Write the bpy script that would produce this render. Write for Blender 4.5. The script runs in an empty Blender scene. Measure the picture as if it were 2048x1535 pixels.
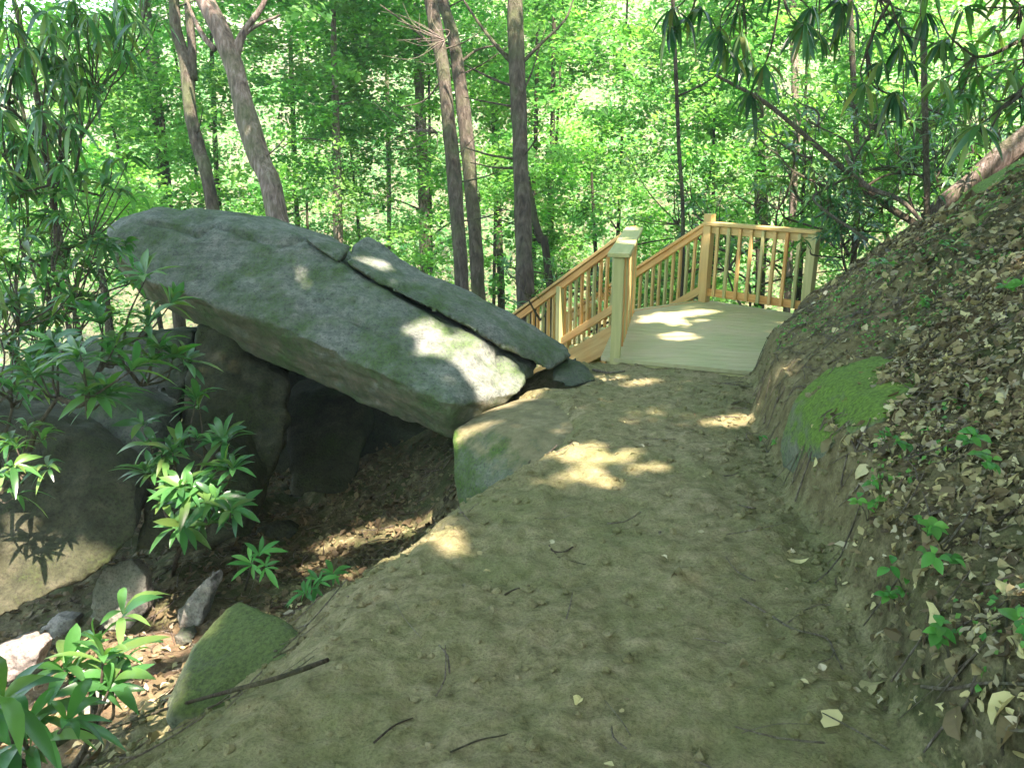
import bpy, bmesh, math, random
import numpy as np
from mathutils import Vector, Matrix
random.seed(7)
RNG = np.random.default_rng(11)
SC = bpy.context.scene
COL = SC.collection
R = math.radians

# ------------------------------------------------------------------ camera, sky, sun, exposure
FPX, PITCH, CAMZ = 1590.0, R(17.35), 1.9
cam = bpy.data.cameras.new("camera"); camo = bpy.data.objects.new("camera", cam); COL.objects.link(camo)
camo.location = (0, 0, CAMZ); camo.rotation_euler = (R(90) - PITCH, 0, 0)
cam.sensor_width = 36; cam.lens = FPX / 2048 * 36; cam.clip_end = 500; cam.clip_start = 0.05
SC.camera = camo
SUN_EL, SUN_AZ = R(60), math.atan2(0.45, -0.89)          # azimuth from +Y towards +X
SUN = np.array([math.sin(SUN_AZ) * math.cos(SUN_EL), math.cos(SUN_AZ) * math.cos(SUN_EL), math.sin(SUN_EL)])
w = bpy.data.worlds.new("World"); SC.world = w; w.use_nodes = True
nt = w.node_tree
sky = nt.nodes.new("ShaderNodeTexSky"); sky.sky_type = 'NISHITA'; sky.sun_disc = False
sky.sun_elevation = SUN_EL; sky.sun_rotation = SUN_AZ; sky.air_density = 1.2; sky.dust_density = 2.5
nt.links.new(sky.outputs[0], nt.nodes["Background"].inputs[0]); nt.nodes["Background"].inputs[1].default_value = 0.15
sl = bpy.data.lights.new("sun", 'SUN'); slo = bpy.data.objects.new("sun", sl); COL.objects.link(slo)
sl.energy = 4.8; sl.angle = R(0.55); sl.color = (1.0, 0.81, 0.76)
slo.rotation_euler = Vector(SUN).to_track_quat('Z', 'Y').to_euler()
SC.view_settings.view_transform = 'Standard'; SC.view_settings.look = 'None'
SC.view_settings.exposure = 2.85; SC.view_settings.gamma = 1.0
SC.cycles.max_bounces = 6; SC.cycles.diffuse_bounces = 4; SC.cycles.glossy_bounces = 2
SC.cycles.transmission_bounces = 3; SC.cycles.sample_clamp_indirect = 6; SC.cycles.use_denoising = True

# ------------------------------------------------------------------ helpers
FW = np.array([0, math.cos(PITCH), -math.sin(PITCH)]); UP = np.array([0, math.sin(PITCH), math.cos(PITCH)])
RT = np.array([1.0, 0, 0]); CAM = np.array([0, 0, CAMZ])
def ray(u, v): return FW + RT * (u - 1024) / FPX + UP * (767.5 - v) / FPX
def P(u, v, d): return CAM + ray(u, v) * d

def _h(ix, iy, iz, seed):
    n = (ix * 374761393 + iy * 668265263 + iz * 2147483647 + seed * 144665) & 0xFFFFFFFF
    n = ((n ^ (n >> 13)) * 1274126177) & 0xFFFFFFFF
    return ((n ^ (n >> 16)) & 0xFFFF) / 65535.0
def vnoise(p, seed=0):
    p = np.asarray(p, float); i = np.floor(p).astype(np.int64); f = p - i; f = f * f * (3 - 2 * f)
    r = 0
    for a in (0, 1):
        for b in (0, 1):
            for c in (0, 1):
                wgt = (f[:, 0] if a else 1 - f[:, 0]) * (f[:, 1] if b else 1 - f[:, 1]) * (f[:, 2] if c else 1 - f[:, 2])
                r = r + wgt * _h(i[:, 0] + a, i[:, 1] + b, i[:, 2] + c, seed)
    return r * 2 - 1
def fbm(p, octv=4, seed=0, gain=0.5):
    r = 0; a = 1; s = 1; p = np.asarray(p, float)
    for k in range(octv):
        r = r + a * vnoise(p * s + 17.3 * k, seed + k); a *= gain; s *= 2.03
    return r
def ss(x, a, b):
    t = np.clip((x - a) / (b - a), 0, 1); return t * t * (3 - 2 * t)

def new_mesh(name, V, F, smooth=True, col=None):
    """F: (n,k) int array or list of such arrays"""
    me = bpy.data.meshes.new(name)
    V = np.asarray(V, np.float32)
    Fs = F if isinstance(F, list) else [F]
    Fs = [np.asarray(f, np.int32) for f in Fs if len(f)]
    loops = np.concatenate([f.ravel() for f in Fs]); cnt = np.concatenate([np.full(len(f), f.shape[1], np.int32) for f in Fs])
    me.vertices.add(len(V)); me.vertices.foreach_set("co", V.ravel())
    me.loops.add(len(loops)); me.loops.foreach_set("vertex_index", loops)
    me.polygons.add(len(cnt)); me.polygons.foreach_set("loop_start", np.concatenate([[0], np.cumsum(cnt)[:-1]]).astype(np.int32))
    me.polygons.foreach_set("loop_total", cnt)
    me.polygons.foreach_set("use_smooth", np.full(len(cnt), smooth))
    if col is not None:
        ca = me.color_attributes.new("tint", 'FLOAT_COLOR', 'POINT')
        c4 = np.ones((len(V), 4), np.float32); c4[:, :col.shape[1]] = col
        ca.data.foreach_set("color", c4.ravel())
    me.update(calc_edges=True); me.validate()
    return me
def link(name, me, mat, parent=None, loc=None):
    o = bpy.data.objects.new(name, me); COL.objects.link(o)
    if me is not None and mat is not None and len(me.materials) == 0: me.materials.append(mat)
    if parent is not None: o.parent = parent
    if loc is not None: o.location = loc
    return o
def tag(o, label, cat, group=None, kind=None):
    o['label'] = label; o['category'] = cat
    if group: o['group'] = group
    if kind: o['kind'] = kind
    return o
def thing(name, label, cat, loc, group=None):
    o = bpy.data.objects.new(name, None); COL.objects.link(o); o.location = [float(c) for c in loc]; o.empty_display_size = .1
    return tag(o, label, cat, group)
class MB:
    """collects vertices and faces of a mesh"""
    def __init__(s): s.V = []; s.F4 = []; s.F3 = []; s.C = []; s.n = 0
    def add(s, V, F, c=None):
        V = np.asarray(V, float); F = np.asarray(F) + s.n
        (s.F4 if F.shape[1] == 4 else s.F3).append(F); s.V.append(V); s.n += len(V)
        s.C.append(np.tile(np.array([0.5, 0.5, 0.5]) if c is None else np.asarray(c, float), (len(V), 1)) if c is None or np.ndim(c) == 1 else c)
        return s
    def mesh(s, name, smooth=True, origin=None):
        V = np.concatenate(s.V)
        if origin is not None: V = V - np.asarray(origin)
        F = []
        if s.F4: F.append(np.concatenate(s.F4))
        if s.F3: F.append(np.concatenate(s.F3))
        return new_mesh(name, V, F, smooth, np.concatenate(s.C))
def catmull(pts, n):
    pts = np.asarray(pts, float)
    if len(pts) < 3: return np.linspace(pts[0], pts[-1], n)
    t = np.linspace(0, len(pts) - 1.0001, n); i = t.astype(int); f = (t - i)[:, None]
    q = np.vstack([2 * pts[0] - pts[1], pts, 2 * pts[-1] - pts[-2]])
    a, b, c, d = q[i], q[i + 1], q[i + 2], q[i + 3]
    return .5 * (2 * b + (c - a) * f + (2 * a - 5 * b + 4 * c - d) * f ** 2 + (3 * b - a - 3 * c + d) * f ** 3)
def tube(mb, pts, rad, sides=8, n=None, rough=0.0, c=None, seed=0):
    n = n or max(6, len(pts) * 4)
    k = pts.shape[1] if hasattr(pts, 'shape') else 3
    rad = np.interp(np.linspace(0, 1, n), np.linspace(0, 1, len(rad)), rad) if np.ndim(rad) else np.full(n, rad)
    p = catmull(pts, n); T = np.gradient(p, axis=0); T /= np.linalg.norm(T, axis=1)[:, None] + 1e-9
    ref = np.array([0.31, 0.9, 0.22]) if abs(T[0][2]) > .6 else np.array([0, 0, 1.0])
    A = np.cross(T, ref); A /= np.linalg.norm(A, axis=1)[:, None]; B = np.cross(T, A)
    th = np.linspace(0, 2 * math.pi, sides, endpoint=False)
    V = p[:, None] + rad[:, None, None] * (A[:, None] * np.cos(th)[None, :, None] + B[:, None] * np.sin(th)[None, :, None])
    V = V.reshape(-1, 3)
    if rough:
        ctr = np.repeat(p, sides, 0); nz = fbm(V * 3.0 / max(rad.max(), .02) * .12, 3, seed)
        V = ctr + (V - ctr) * (1 + rough * nz)[:, None]
    i, j = np.meshgrid(np.arange(n - 1), np.arange(sides), indexing='ij'); j2 = (j + 1) % sides
    F = np.stack([i * sides + j, i * sides + j2, (i + 1) * sides + j2, (i + 1) * sides + j], -1).reshape(-1, 4)
    V = np.vstack([V, p[0], p[-1]]); a0, a1 = len(V) - 2, len(V) - 1
    jj = np.arange(sides); caps = np.vstack([np.stack([np.full(sides, a0), (jj + 1) % sides, jj], -1),
        np.stack([np.full(sides, a1), (n - 1) * sides + jj, (n - 1) * sides + (jj + 1) % sides], -1)])
    base = mb.n; mb.add(V, F, c); mb.F3.append(caps + base)

# ------------------------------------------------------------------ materials
def mat_new(name):
    m = bpy.data.materials.new(name); m.use_nodes = True; return m, m.node_tree, m.node_tree.nodes["Principled BSDF"]
def N(nt, t, **k):
    n = nt.nodes.new(t)
    for a, b in k.items():
        if a.startswith('i_'):
            key = a[2:]; n.inputs[int(key) if key.isdigit() else key.replace('_', ' ')].default_value = b
        else: setattr(n, a, b)
    return n
def ramp(nt, fac, stops):
    n = nt.nodes.new("ShaderNodeValToRGB"); e = n.color_ramp.elements
    while len(e) < len(stops): e.new(.5)
    for q, (p, c) in zip(e, stops): q.position = p; q.color = (*c, 1) if len(c) == 3 else c
    nt.links.new(fac, n.inputs[0]); return n.outputs[0]
def noise(nt, vec, scale, detail=5, rough=.55, dist=0):
    n = N(nt, "ShaderNodeTexNoise"); n.inputs["Scale"].default_value = scale; n.inputs["Detail"].default_value = detail
    n.inputs["Roughness"].default_value = rough; n.inputs["Distortion"].default_value = dist
    nt.links.new(vec, n.inputs["Vector"]); return n.outputs["Fac"]
def mixc(nt, fac, a, b, mode='MIX'):
    n = N(nt, "ShaderNodeMix", data_type='RGBA', blend_type=mode)
    for s, v in ((0, fac), (6, a), (7, b)):
        if isinstance(v, (float, int)): n.inputs[s].default_value = v
        elif isinstance(v, tuple): n.inputs[s].default_value = (*v, 1)
        else: nt.links.new(v, n.inputs[s])
    return n.outputs[2]
def math_(nt, op, a, b=None):
    n = N(nt, "ShaderNodeMath", operation=op)
    for s, v in ((0, a), (1, b)):
        if v is None: continue
        if isinstance(v, (float, int)): n.inputs[s].default_value = v
        else: nt.links.new(v, n.inputs[s])
    return n.outputs[0]
def bump(nt, h, strength, dist, bs, prev=None):
    n = N(nt, "ShaderNodeBump"); n.inputs["Strength"].default_value = strength; n.inputs["Distance"].default_value = dist
    nt.links.new(h, n.inputs["Height"])
    if prev is not None: nt.links.new(prev, n.inputs["Normal"])
    if bs is not None: nt.links.new(n.outputs[0], bs.inputs["Normal"])
    return n.outputs[0]

def m_rock(name, c0, c1, c2, moss=(.06, .10, .02), moss_lo=.55, moss_hi=.7, up_moss=0.0, streak=0.0, film=(.10, .15, .09), dirt=0.0, lichen=0.0):
    m, t, b = mat_new(name); geo = N(t, "ShaderNodeNewGeometry"); pos = geo.outputs["Position"]
    n1 = noise(t, pos, 1.3, 6, .6); n2 = noise(t, pos, 9, 8, .65); n3 = noise(t, pos, 55, 6, .7)
    base = ramp(t, n2, [(.3, c0), (.5, c1), (.68, c2)])
    base = mixc(t, ramp(t, n1, [(.4, (0, 0, 0)), (.62, (1, 1, 1))]), base, mixc(t, .55, base, film))
    if streak:
        mp = N(t, "ShaderNodeMapping"); mp.inputs["Rotation"].default_value = (0, R(-24), R(5)); mp.inputs["Scale"].default_value = (1.0, 2, 13)
        t.links.new(pos, mp.inputs[0]); st = noise(t, mp.outputs[0], 2.2, 5, .6)
        base = mixc(t, math_(t, 'MULTIPLY', ramp(t, st, [(.42, (0, 0, 0)), (.6, (1, 1, 1))]), streak), base, mixc(t, .6, base, tuple(.35 * q for q in c1)))
    spk = ramp(t, n3, [(.36, (.45, .45, .45)), (.5, (1, 1, 1)), (.72, (1.25, 1.25, 1.2))])
    base = mixc(t, .85, base, spk, 'MULTIPLY')
    mf = math_(t, 'ADD', noise(t, pos, 2.6, 7, .7), math_(t, 'MULTIPLY', math_(t, 'SUBTRACT', n3, .5), .35))
    if up_moss:
        sep = N(t, "ShaderNodeSeparateXYZ"); t.links.new(geo.outputs["Normal"], sep.inputs[0])
        mf = math_(t, 'ADD', mf, math_(t, 'MULTIPLY', math_(t, 'SUBTRACT', sep.outputs[2], .45), up_moss))
    if lichen:
        ln = noise(t, pos, 17, 7, .75, .6); base = mixc(t, math_(t, 'MULTIPLY', ramp(t, math_(t, 'ADD', ln, math_(t, 'MULTIPLY', n1, .25)), [(.60, (0, 0, 0)), (.70, (1, 1, 1))]), lichen), base, (.30, .32, .25))
    sn = N(t, "ShaderNodeSeparateXYZ"); t.links.new(geo.outputs["Normal"], sn.inputs[0])
    und = ramp(t, math_(t, 'ADD', math_(t, 'MULTIPLY', sn.outputs[2], -1.0), math_(t, 'MULTIPLY', math_(t, 'SUBTRACT', n1, .5), .5)), [(.0, (0, 0, 0)), (.3, (1, 1, 1))])
    base = mixc(t, math_(t, 'MULTIPLY', und, .7 if streak else 0.0), base, ramp(t, n2, [(.35, (.06, .07, .028)), (.55, (.11, .105, .045)), (.7, (.16, .12, .065))]))
    mm = ramp(t, mf, [(moss_lo, (0, 0, 0)), (moss_hi, (1, 1, 1))])
    mcol = mixc(t, ramp(t, n3, [(.35, (0, 0, 0)), (.65, (1, 1, 1))]), tuple(.55 * q for q in moss), tuple(1.5 * q for q in moss))
    fin = mixc(t, mm, base, mcol)
    if dirt: fin = mixc(t, ramp(t, math_(t, 'ADD', sn.outputs[2], math_(t, 'MULTIPLY', math_(t, 'SUBTRACT', n2, .5), .5)), [(.72, (0, 0, 0)), (.9, (1, 1, 1))]), fin, ramp(t, n2, [(.3, (.11, .10, .05)), (.5, (.19, .175, .085)), (.7, (.28, .25, .14))]))
    t.links.new(fin, b.inputs["Base Color"]); b.inputs["Roughness"].default_value = .85; b.inputs["Specular IOR Level"].default_value = .25
    p = bump(t, n2, .55, .04, None); bump(t, math_(t, 'ADD', n3, math_(t, 'MULTIPLY', mm, .6)), .6, .012, b, p)
    return m
M_SLAB = m_rock("slab_rock", (.09, .105, .085), (.16, .178, .142), (.26, .26, .22), (.06, .10, .032), .47, .66, 0.0, .6, (.075, .12, .07), lichen=.28)
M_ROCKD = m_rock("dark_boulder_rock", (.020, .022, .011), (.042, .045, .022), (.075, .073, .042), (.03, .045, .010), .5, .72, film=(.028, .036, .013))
M_ROCKG = m_rock("grey_boulder_rock", (.05, .06, .045), (.09, .10, .075), (.16, .155, .12), (.045, .075, .02), .52, .72, .2, film=(.05, .075, .035))
M_ROCKP = m_rock("pale_stone", (.16, .14, .115), (.26, .235, .195), (.38, .34, .29), (.10, .13, .05), .66, .85)
M_ROCKM = m_rock("mossy_boulder_rock", (.09, .10, .06), (.15, .16, .10), (.22, .21, .15), (.075, .105, .028), .38, .64, .35)
M_MOSS = m_rock("bright_moss_rock", (.09, .10, .06), (.15, .16, .10), (.22, .21, .15), (.10, .17, .024), .27, .50, .5)
M_ROCKR = m_rock("green_boulder_rock", (.085, .10, .065), (.135, .155, .10), (.19, .21, .14), (.06, .11, .018), .40, .60, .0, film=(.09, .11, .06), dirt=1.0, lichen=.4)

def m_leaf(name, cols, trans, tmix=.45, rough=.5, spec=.4, rng=.5):
    """colour picked per leaf by the tint attribute (red = hue pick, green = brightness)"""
    m, t, b = mat_new(name); at = N(t, "ShaderNodeAttribute", attribute_name="tint"); sp = N(t, "ShaderNodeSeparateColor")
    t.links.new(at.outputs["Color"], sp.inputs[0])
    n = len(cols); c = ramp(t, sp.outputs[0], [(i / max(1, n - 1), q) for i, q in enumerate(cols)])
    br = math_(t, 'ADD', math_(t, 'MULTIPLY', sp.outputs[1], rng * 2), 1 - rng)
    comb = N(t, "ShaderNodeCombineColor")
    for k in range(3): t.links.new(br, comb.inputs[k])
    c = mixc(t, 1.0, c, comb.outputs[0], 'MULTIPLY')
    t.links.new(c, b.inputs["Base Color"]); b.inputs["Roughness"].default_value = rough; b.inputs["Specular IOR Level"].default_value = spec
    if tmix > 0:
        tr = N(t, "ShaderNodeBsdfTranslucent"); t.links.new(mixc(t, 1.0, c, trans, 'MULTIPLY'), tr.inputs[0])
        mx = N(t, "ShaderNodeMixShader"); mx.inputs[0].default_value = tmix
        t.links.new(b.outputs[0], mx.inputs[1]); t.links.new(tr.outputs[0], mx.inputs[2])
        t.links.new(mx.outputs[0], t.nodes["Material Output"].inputs[0])
    return m
M_LEAF = m_leaf("broadleaf_foliage", [(.045, .15, .035), (.08, .22, .045), (.14, .29, .045), (.18, .33, .13)], (2.1, 2.2, 1.7), .5)
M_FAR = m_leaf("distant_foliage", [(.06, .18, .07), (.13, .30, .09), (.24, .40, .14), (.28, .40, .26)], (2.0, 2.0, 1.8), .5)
M_CAN = m_leaf("canopy_foliage", [(.05, .13, .03), (.08, .18, .04), (.11, .22, .04)], (2.2, 2.2, 1.5), .5)
M_RHODO = m_leaf("rhododendron_leaf", [(.022, .085, .028), (.035, .12, .035), (.06, .17, .04), (.15, .21, .05)], (2.0, 2.4, 1.0), .3, .33, .55, .35)
M_RHODOD = m_leaf("backlit_rhododendron_leaf", [(.016, .06, .024), (.025, .085, .03), (.05, .11, .03), (.20, .20, .04)], (2.0, 2.6, 1.0), .35, .35, .5, .4)  # darker copy of the rhododendron leaf, backlit shade put into the colour
M_SEED = m_leaf("seedling_leaf", [(.05, .2, .04), (.09, .28, .05), (.16, .33, .06)], (1.8, 1.8, 1.2), .4, .45, .4, .3)
M_LITTER = m_leaf("dead_leaf", [(.09, .07, .035), (.18, .15, .07), (.27, .24, .11), (.42, .39, .18), (.36, .34, .22), (.19, .11, .06), (.52, .49, .33)], (1.2, 1.0, .8), .15, .75, .25, .45)

def m_bark(name, c0, c1, c2, sc=1.0):
    m, t, b = mat_new(name); tc = N(t, "ShaderNodeNewGeometry"); mp = N(t, "ShaderNodeMapping"); mp.inputs["Scale"].default_value = (9 * sc, 9 * sc, 1.6 * sc)
    t.links.new(tc.outputs["Position"], mp.inputs[0]); n1 = noise(t, mp.outputs[0], 2.2, 6, .65, .4); n2 = noise(t, tc.outputs["Position"], 2.5, 4)
    base = ramp(t, n1, [(.32, c0), (.5, c1), (.7, c2)]); base = mixc(t, ramp(t, n2, [(.45, (0, 0, 0)), (.7, (1, 1, 1))]), base, mixc(t, .5, base, (.10, .14, .05)))
    t.links.new(base, b.inputs["Base Color"]); b.inputs["Roughness"].default_value = .9; b.inputs["Specular IOR Level"].default_value = .2
    bump(t, n1, 1.0, .06, b); return m
M_BARK = m_bark("brown_bark", (.03, .026, .018), (.075, .065, .046), (.15, .135, .10))
M_BARKP = m_bark("pale_bark", (.06, .046, .036), (.17, .135, .105), (.33, .285, .24))
M_BARKD = m_bark("dark_bark", (.02, .018, .012), (.045, .04, .025), (.085, .07, .05))
M_STEM = m_bark("shrub_stem", (.05, .042, .028), (.11, .092, .06), (.19, .165, .11), 3)
M_STICK = m_bark("dry_stick", (.09, .075, .055), (.20, .165, .12), (.36, .32, .25), 3)
M_DSTICK = m_bark("dark_stick", (.04, .03, .02), (.08, .06, .04), (.14, .11, .07), 3)

def m_wood(name, c0, c1, c2, ax):
    m, t, b = mat_new(name); tc = N(t, "ShaderNodeTexCoord"); mp = N(t, "ShaderNodeMapping")
    mp.inputs["Scale"].default_value = tuple(1.5 if k == ax else 22 for k in range(3)); t.links.new(tc.outputs["Object"], mp.inputs[0])
    oi = N(t, "ShaderNodeObjectInfo"); av = N(t, "ShaderNodeVectorMath", operation='ADD'); t.links.new(mp.outputs[0], av.inputs[0]); cx = N(t, "ShaderNodeCombineXYZ")
    t.links.new(math_(t, 'MULTIPLY', oi.outputs["Random"], 40.), cx.inputs[0]); t.links.new(cx.outputs[0], av.inputs[1])
    n1 = noise(t, av.outputs[0], 1.0, 5, .6, .6); n2 = noise(t, tc.outputs["Object"], 3, 3)
    base = ramp(t, n1, [(.3, c0), (.52, c1), (.75, c2)])
    fac = ramp(t, math_(t, 'ADD', math_(t, 'MULTIPLY', n2, .5), math_(t, 'MULTIPLY', oi.outputs["Random"], .5)), [(.35, (0, 0, 0)), (.68, (1, 1, 1))])
    base = mixc(t, fac, base, mixc(t, .5, base, (.40, .40, .16)))
    t.links.new(base, b.inputs["Base Color"]); b.inputs["Roughness"].default_value = .65; bump(t, n1, .25, .004, b); return m
M_WOOD = m_wood("treated_pine", (.44, .20, .045), (.60, .33, .09), (.72, .47, .17), 2)
M_WOODG = m_wood("green_treated_pine", (.26, .28, .09), (.38, .37, .14), (.50, .47, .20), 2)
m, t, b = mat_new("deck_boards"); geo = N(t, "ShaderNodeNewGeometry"); mp = N(t, "ShaderNodeMapping"); mp.inputs["Rotation"].default_value = (0, 0, R(22)); mp.inputs["Scale"].default_value = (1.6, 20, 1)
t.links.new(geo.outputs["Position"], mp.inputs[0]); n1 = noise(t, mp.outputs[0], 1.2, 5, .6, .4); n2 = noise(t, geo.outputs["Position"], 1.6, 4, .6)
cc = mixc(t, ramp(t, n2, [(.4, (0, 0, 0)), (.65, (1, 1, 1))]), ramp(t, n1, [(.3, (.27, .28, .12)), (.7, (.41, .41, .19))]), ramp(t, n1, [(.3, (.38, .33, .17)), (.7, (.46, .40, .23))]))
t.links.new(cc, b.inputs["Base Color"]); b.inputs["Roughness"].default_value = .7; bump(t, n1, .2, .004, b); M_DECK = m

# ground: dirt path, littered bank, hollow floor; blended by world place of the bare trodden soil
m, t, b = mat_new("forest_soil"); geo = N(t, "ShaderNodeNewGeometry"); pos = geo.outputs["Position"]
at = N(t, "ShaderNodeAttribute", attribute_name="tint"); sp = N(t, "ShaderNodeSeparateColor"); t.links.new(at.outputs["Color"], sp.inputs[0])
n1 = noise(t, pos, 1.7, 6, .6); n2 = noise(t, pos, 14, 8, .68); n3 = noise(t, pos, 90, 6, .7); n4 = noise(t, pos, 4.5, 5, .6)
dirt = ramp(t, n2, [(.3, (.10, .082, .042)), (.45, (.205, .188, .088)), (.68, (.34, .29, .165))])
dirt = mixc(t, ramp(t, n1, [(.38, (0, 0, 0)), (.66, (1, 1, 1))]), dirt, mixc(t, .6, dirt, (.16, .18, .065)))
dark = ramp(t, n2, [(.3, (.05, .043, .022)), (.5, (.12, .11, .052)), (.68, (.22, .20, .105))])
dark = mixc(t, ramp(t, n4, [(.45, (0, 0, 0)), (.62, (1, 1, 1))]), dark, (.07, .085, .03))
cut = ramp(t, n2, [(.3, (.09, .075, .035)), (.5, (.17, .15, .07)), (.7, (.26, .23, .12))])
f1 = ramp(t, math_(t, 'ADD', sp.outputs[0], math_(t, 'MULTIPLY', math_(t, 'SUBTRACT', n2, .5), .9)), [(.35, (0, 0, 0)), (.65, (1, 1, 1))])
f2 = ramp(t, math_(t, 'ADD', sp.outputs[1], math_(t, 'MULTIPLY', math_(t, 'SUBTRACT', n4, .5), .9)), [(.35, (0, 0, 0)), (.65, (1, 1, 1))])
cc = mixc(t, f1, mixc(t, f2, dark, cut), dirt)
red = mixc(t, ramp(t, math_(t, 'ADD', sp.outputs[2], math_(t, 'MULTIPLY', math_(t, 'SUBTRACT', n4, .5), .8)), [(.4, (0, 0, 0)), (.7, (1, 1, 1))]), cc, mixc(t, .55, cc, (.30, .19, .12)))
cc = mixc(t, .8, red, ramp(t, n3, [(.32, (.55, .55, .55)), (.5, (1, 1, 1)), (.7, (1.3, 1.3, 1.25))]), 'MULTIPLY')
t.links.new(cc, b.inputs["Base Color"]); b.inputs["Roughness"].default_value = .95; b.inputs["Specular IOR Level"].default_value = .15
p = bump(t, n2, .8, .035, None); bump(t, n3, .7, .01, b, p); M_SOIL = m

# ------------------------------------------------------------------ terrain
YK = [-6, 1.5, 2.0, 2.74, 3.75, 5.0, 6.45, 8.5, 9.5, 14, 30, 300]
XR = [1.1, 1.12, 1.16, 1.27, 1.38, 1.58, 2.02, 3.1, 4.5, 11, 34, 300]
YL = [-6, 1.5, 2.0, 2.6, 3.5, 3.95, 4.5, 5.3, 5.9, 7.0, 9, 300]
XL = [-.9, -.85, -.75, -.62, -.22, 0.02, .50, .50, .24, .5, 1.2, 60]
def smooth_interp(x, xs, ys, wdt=.22):
    return sum(np.interp(x + o, xs, ys) for o in (-wdt, -wdt / 2, 0, wdt / 2, wdt)) / 5
def fields(x, y):
    xr = smooth_interp(y, YK, XR); xl = smooth_interp(y, YL, XL)
    q = np.stack([x, y, np.zeros_like(x)], -1)
    wob = .07 * fbm(q * 1.6, 3, 5)
    return x - xr - wob, xl - x + wob * (1.5 - ss(y, 3.6, 4.2))
def ground(x, y, fine=True):
    x = np.atleast_1d(np.asarray(x, float)); y = np.atleast_1d(np.asarray(y, float))
    q = np.stack([x, y, np.zeros_like(x)], -1)
    dr, dl = fields(x, y)
    zp = np.interp(y, [-6, 1.5, 4.4, 6.4, 7.2, 300], [.5, .30, .10, -.035, -.06, -.06]) + .05 * ss(y, 3.4, 4.6) * ss(-y, -6, -4.8)
    f = (x - .9) * .38 + (y - 6.87) * .92
    z0 = zp - .30 * ss(f, .0, .18) - .45 * np.clip(f - .1, 0, 16) - .05 * np.clip(f - 16, 0, 400) + .5 * np.clip(f - 32, 0, 400)
    # left side falls into the hollow
    d = np.clip(dl, 0, None)
    sl_ = np.interp(y, [3.3, 4.3, 6, 7.4], [.85, 1.55, 1.5, .8]); dm = 1.12
    dd_ = np.sqrt(d * d + .03) - .173
    z0 = z0 - dm * (1 - np.exp(-sl_ * dd_ / dm)) - .09 * d
    z0 = z0 - .22 * np.exp(-(((x - .33) / .2) ** 2 + ((y - 6.42) / .3) ** 2))
    # bank at right
    steep = np.interp(y, [0, 2, 3.5, 5.5, 7, 9], [.32, .32, .40, .40, .30, .2])
    zb = np.interp(y, [-6, 1.5, 6.4, 300], [.5, .28, .0, .0]) + steep * ss(dr, 0, .17) + .685 * np.clip(dr - .12, 0, None) - .0 
    zb = np.minimum(zb, 7 + .1 * dr)
    k = ss(dr, -.06, .14); z = z0 * (1 - k) + zb * k
    far = ss(np.hypot(x, y), 12, 30)
    z = z + .10 * fbm(q * .9, 3, 21) * (.3 + .7 * np.clip(np.maximum(dr, dl), 0, 1)) + far * 1.2 * fbm(q * .12, 3, 3)
    rug = np.clip(.25 + .9 * ss(dr, -.1, .3) + .7 * ss(dl, -.1, .6), 0, 1)
    z = z + .035 * fbm(q * 5, 4, 31) * rug
    z = z + .018 * fbm(q * 3.3, 2, 61) * (1 - rug * .7)
    if fine: z = z +   .013 * fbm(q * 14, 4, 41, .62) * (.8 + .7 * rug) - .028 * np.clip(fbm(q * 6.5, 2, 51) - .25, 0, 1) * (1 - rug)
    return z
def G(u, v, lift=0.0):
    """first point of the pixel's ray on the ground (lifted)"""
    d = ray(u, v); ts = np.linspace(1.2, 40, 2600); pp = CAM + d * ts[:, None]
    hit = pp[:, 2] < ground(pp[:, 0], pp[:, 1]) + lift
    i = int(np.argmax(hit)) if hit.any() else 600
    return pp[i]
def axis(segs):
    out = []
    for a, b, s in segs:
        n = max(1, int(round((b - a) / s))); out += list(np.linspace(a, b, n, endpoint=False))
    return np.array(out + [segs[-1][1]])
ax = axis([(-170, -40, 8), (-40, -12, 1.5), (-12, -5, .25), (-5, -3.3, .06), (-3.3, 4.2, .022), (4.2, 7, .06), (7, 12, .3), (12, 40, 1.5), (40, 170, 8)])
ay = axis([(-12, -2, 1), (-2, .8, .2), (.8, 7.2, .022), (7.2, 10, .05), (10, 14, .2), (14, 40, 1.0), (40, 200, 7)])
gx, gy = np.meshgrid(ax, ay, indexing='ij'); nx, ny = gx.shape
gz = ground(gx.ravel(), gy.ravel()); V = np.stack([gx.ravel(), gy.ravel(), gz], -1)
i, j = np.meshgrid(np.arange(nx - 1), np.arange(ny - 1), indexing='ij')
F = np.stack([i * ny + j, (i + 1) * ny + j, (i + 1) * ny + j + 1, i * ny + j + 1], -1).reshape(-1, 4)
dr, dl = fields(gx.ravel(), gy.ravel()); yy = gy.ravel()
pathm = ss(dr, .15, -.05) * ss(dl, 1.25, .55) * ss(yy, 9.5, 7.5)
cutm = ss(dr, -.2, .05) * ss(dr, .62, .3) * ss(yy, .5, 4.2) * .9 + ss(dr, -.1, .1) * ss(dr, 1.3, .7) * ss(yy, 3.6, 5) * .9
hol_shade = ss(dl, .15, .5) * ss(yy, 4.2, 4.9) * ss(gx.ravel(), -4, -3)  # hollow floor takes the dark soil colour to stand in for shade
redm = .62 * (1 - hol_shade) * ss(dl, .9, 1.4) * ss(dl, 4, 2.5) * ss(yy, 6.2, 5.2)
g = link("forest_ground", new_mesh("forest_ground", V, F, True, np.stack([pathm * (1 - hol_shade), np.clip(cutm, 0, 1), redm, ], -1)), M_SOIL); g['kind'] = 'structure'

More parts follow.
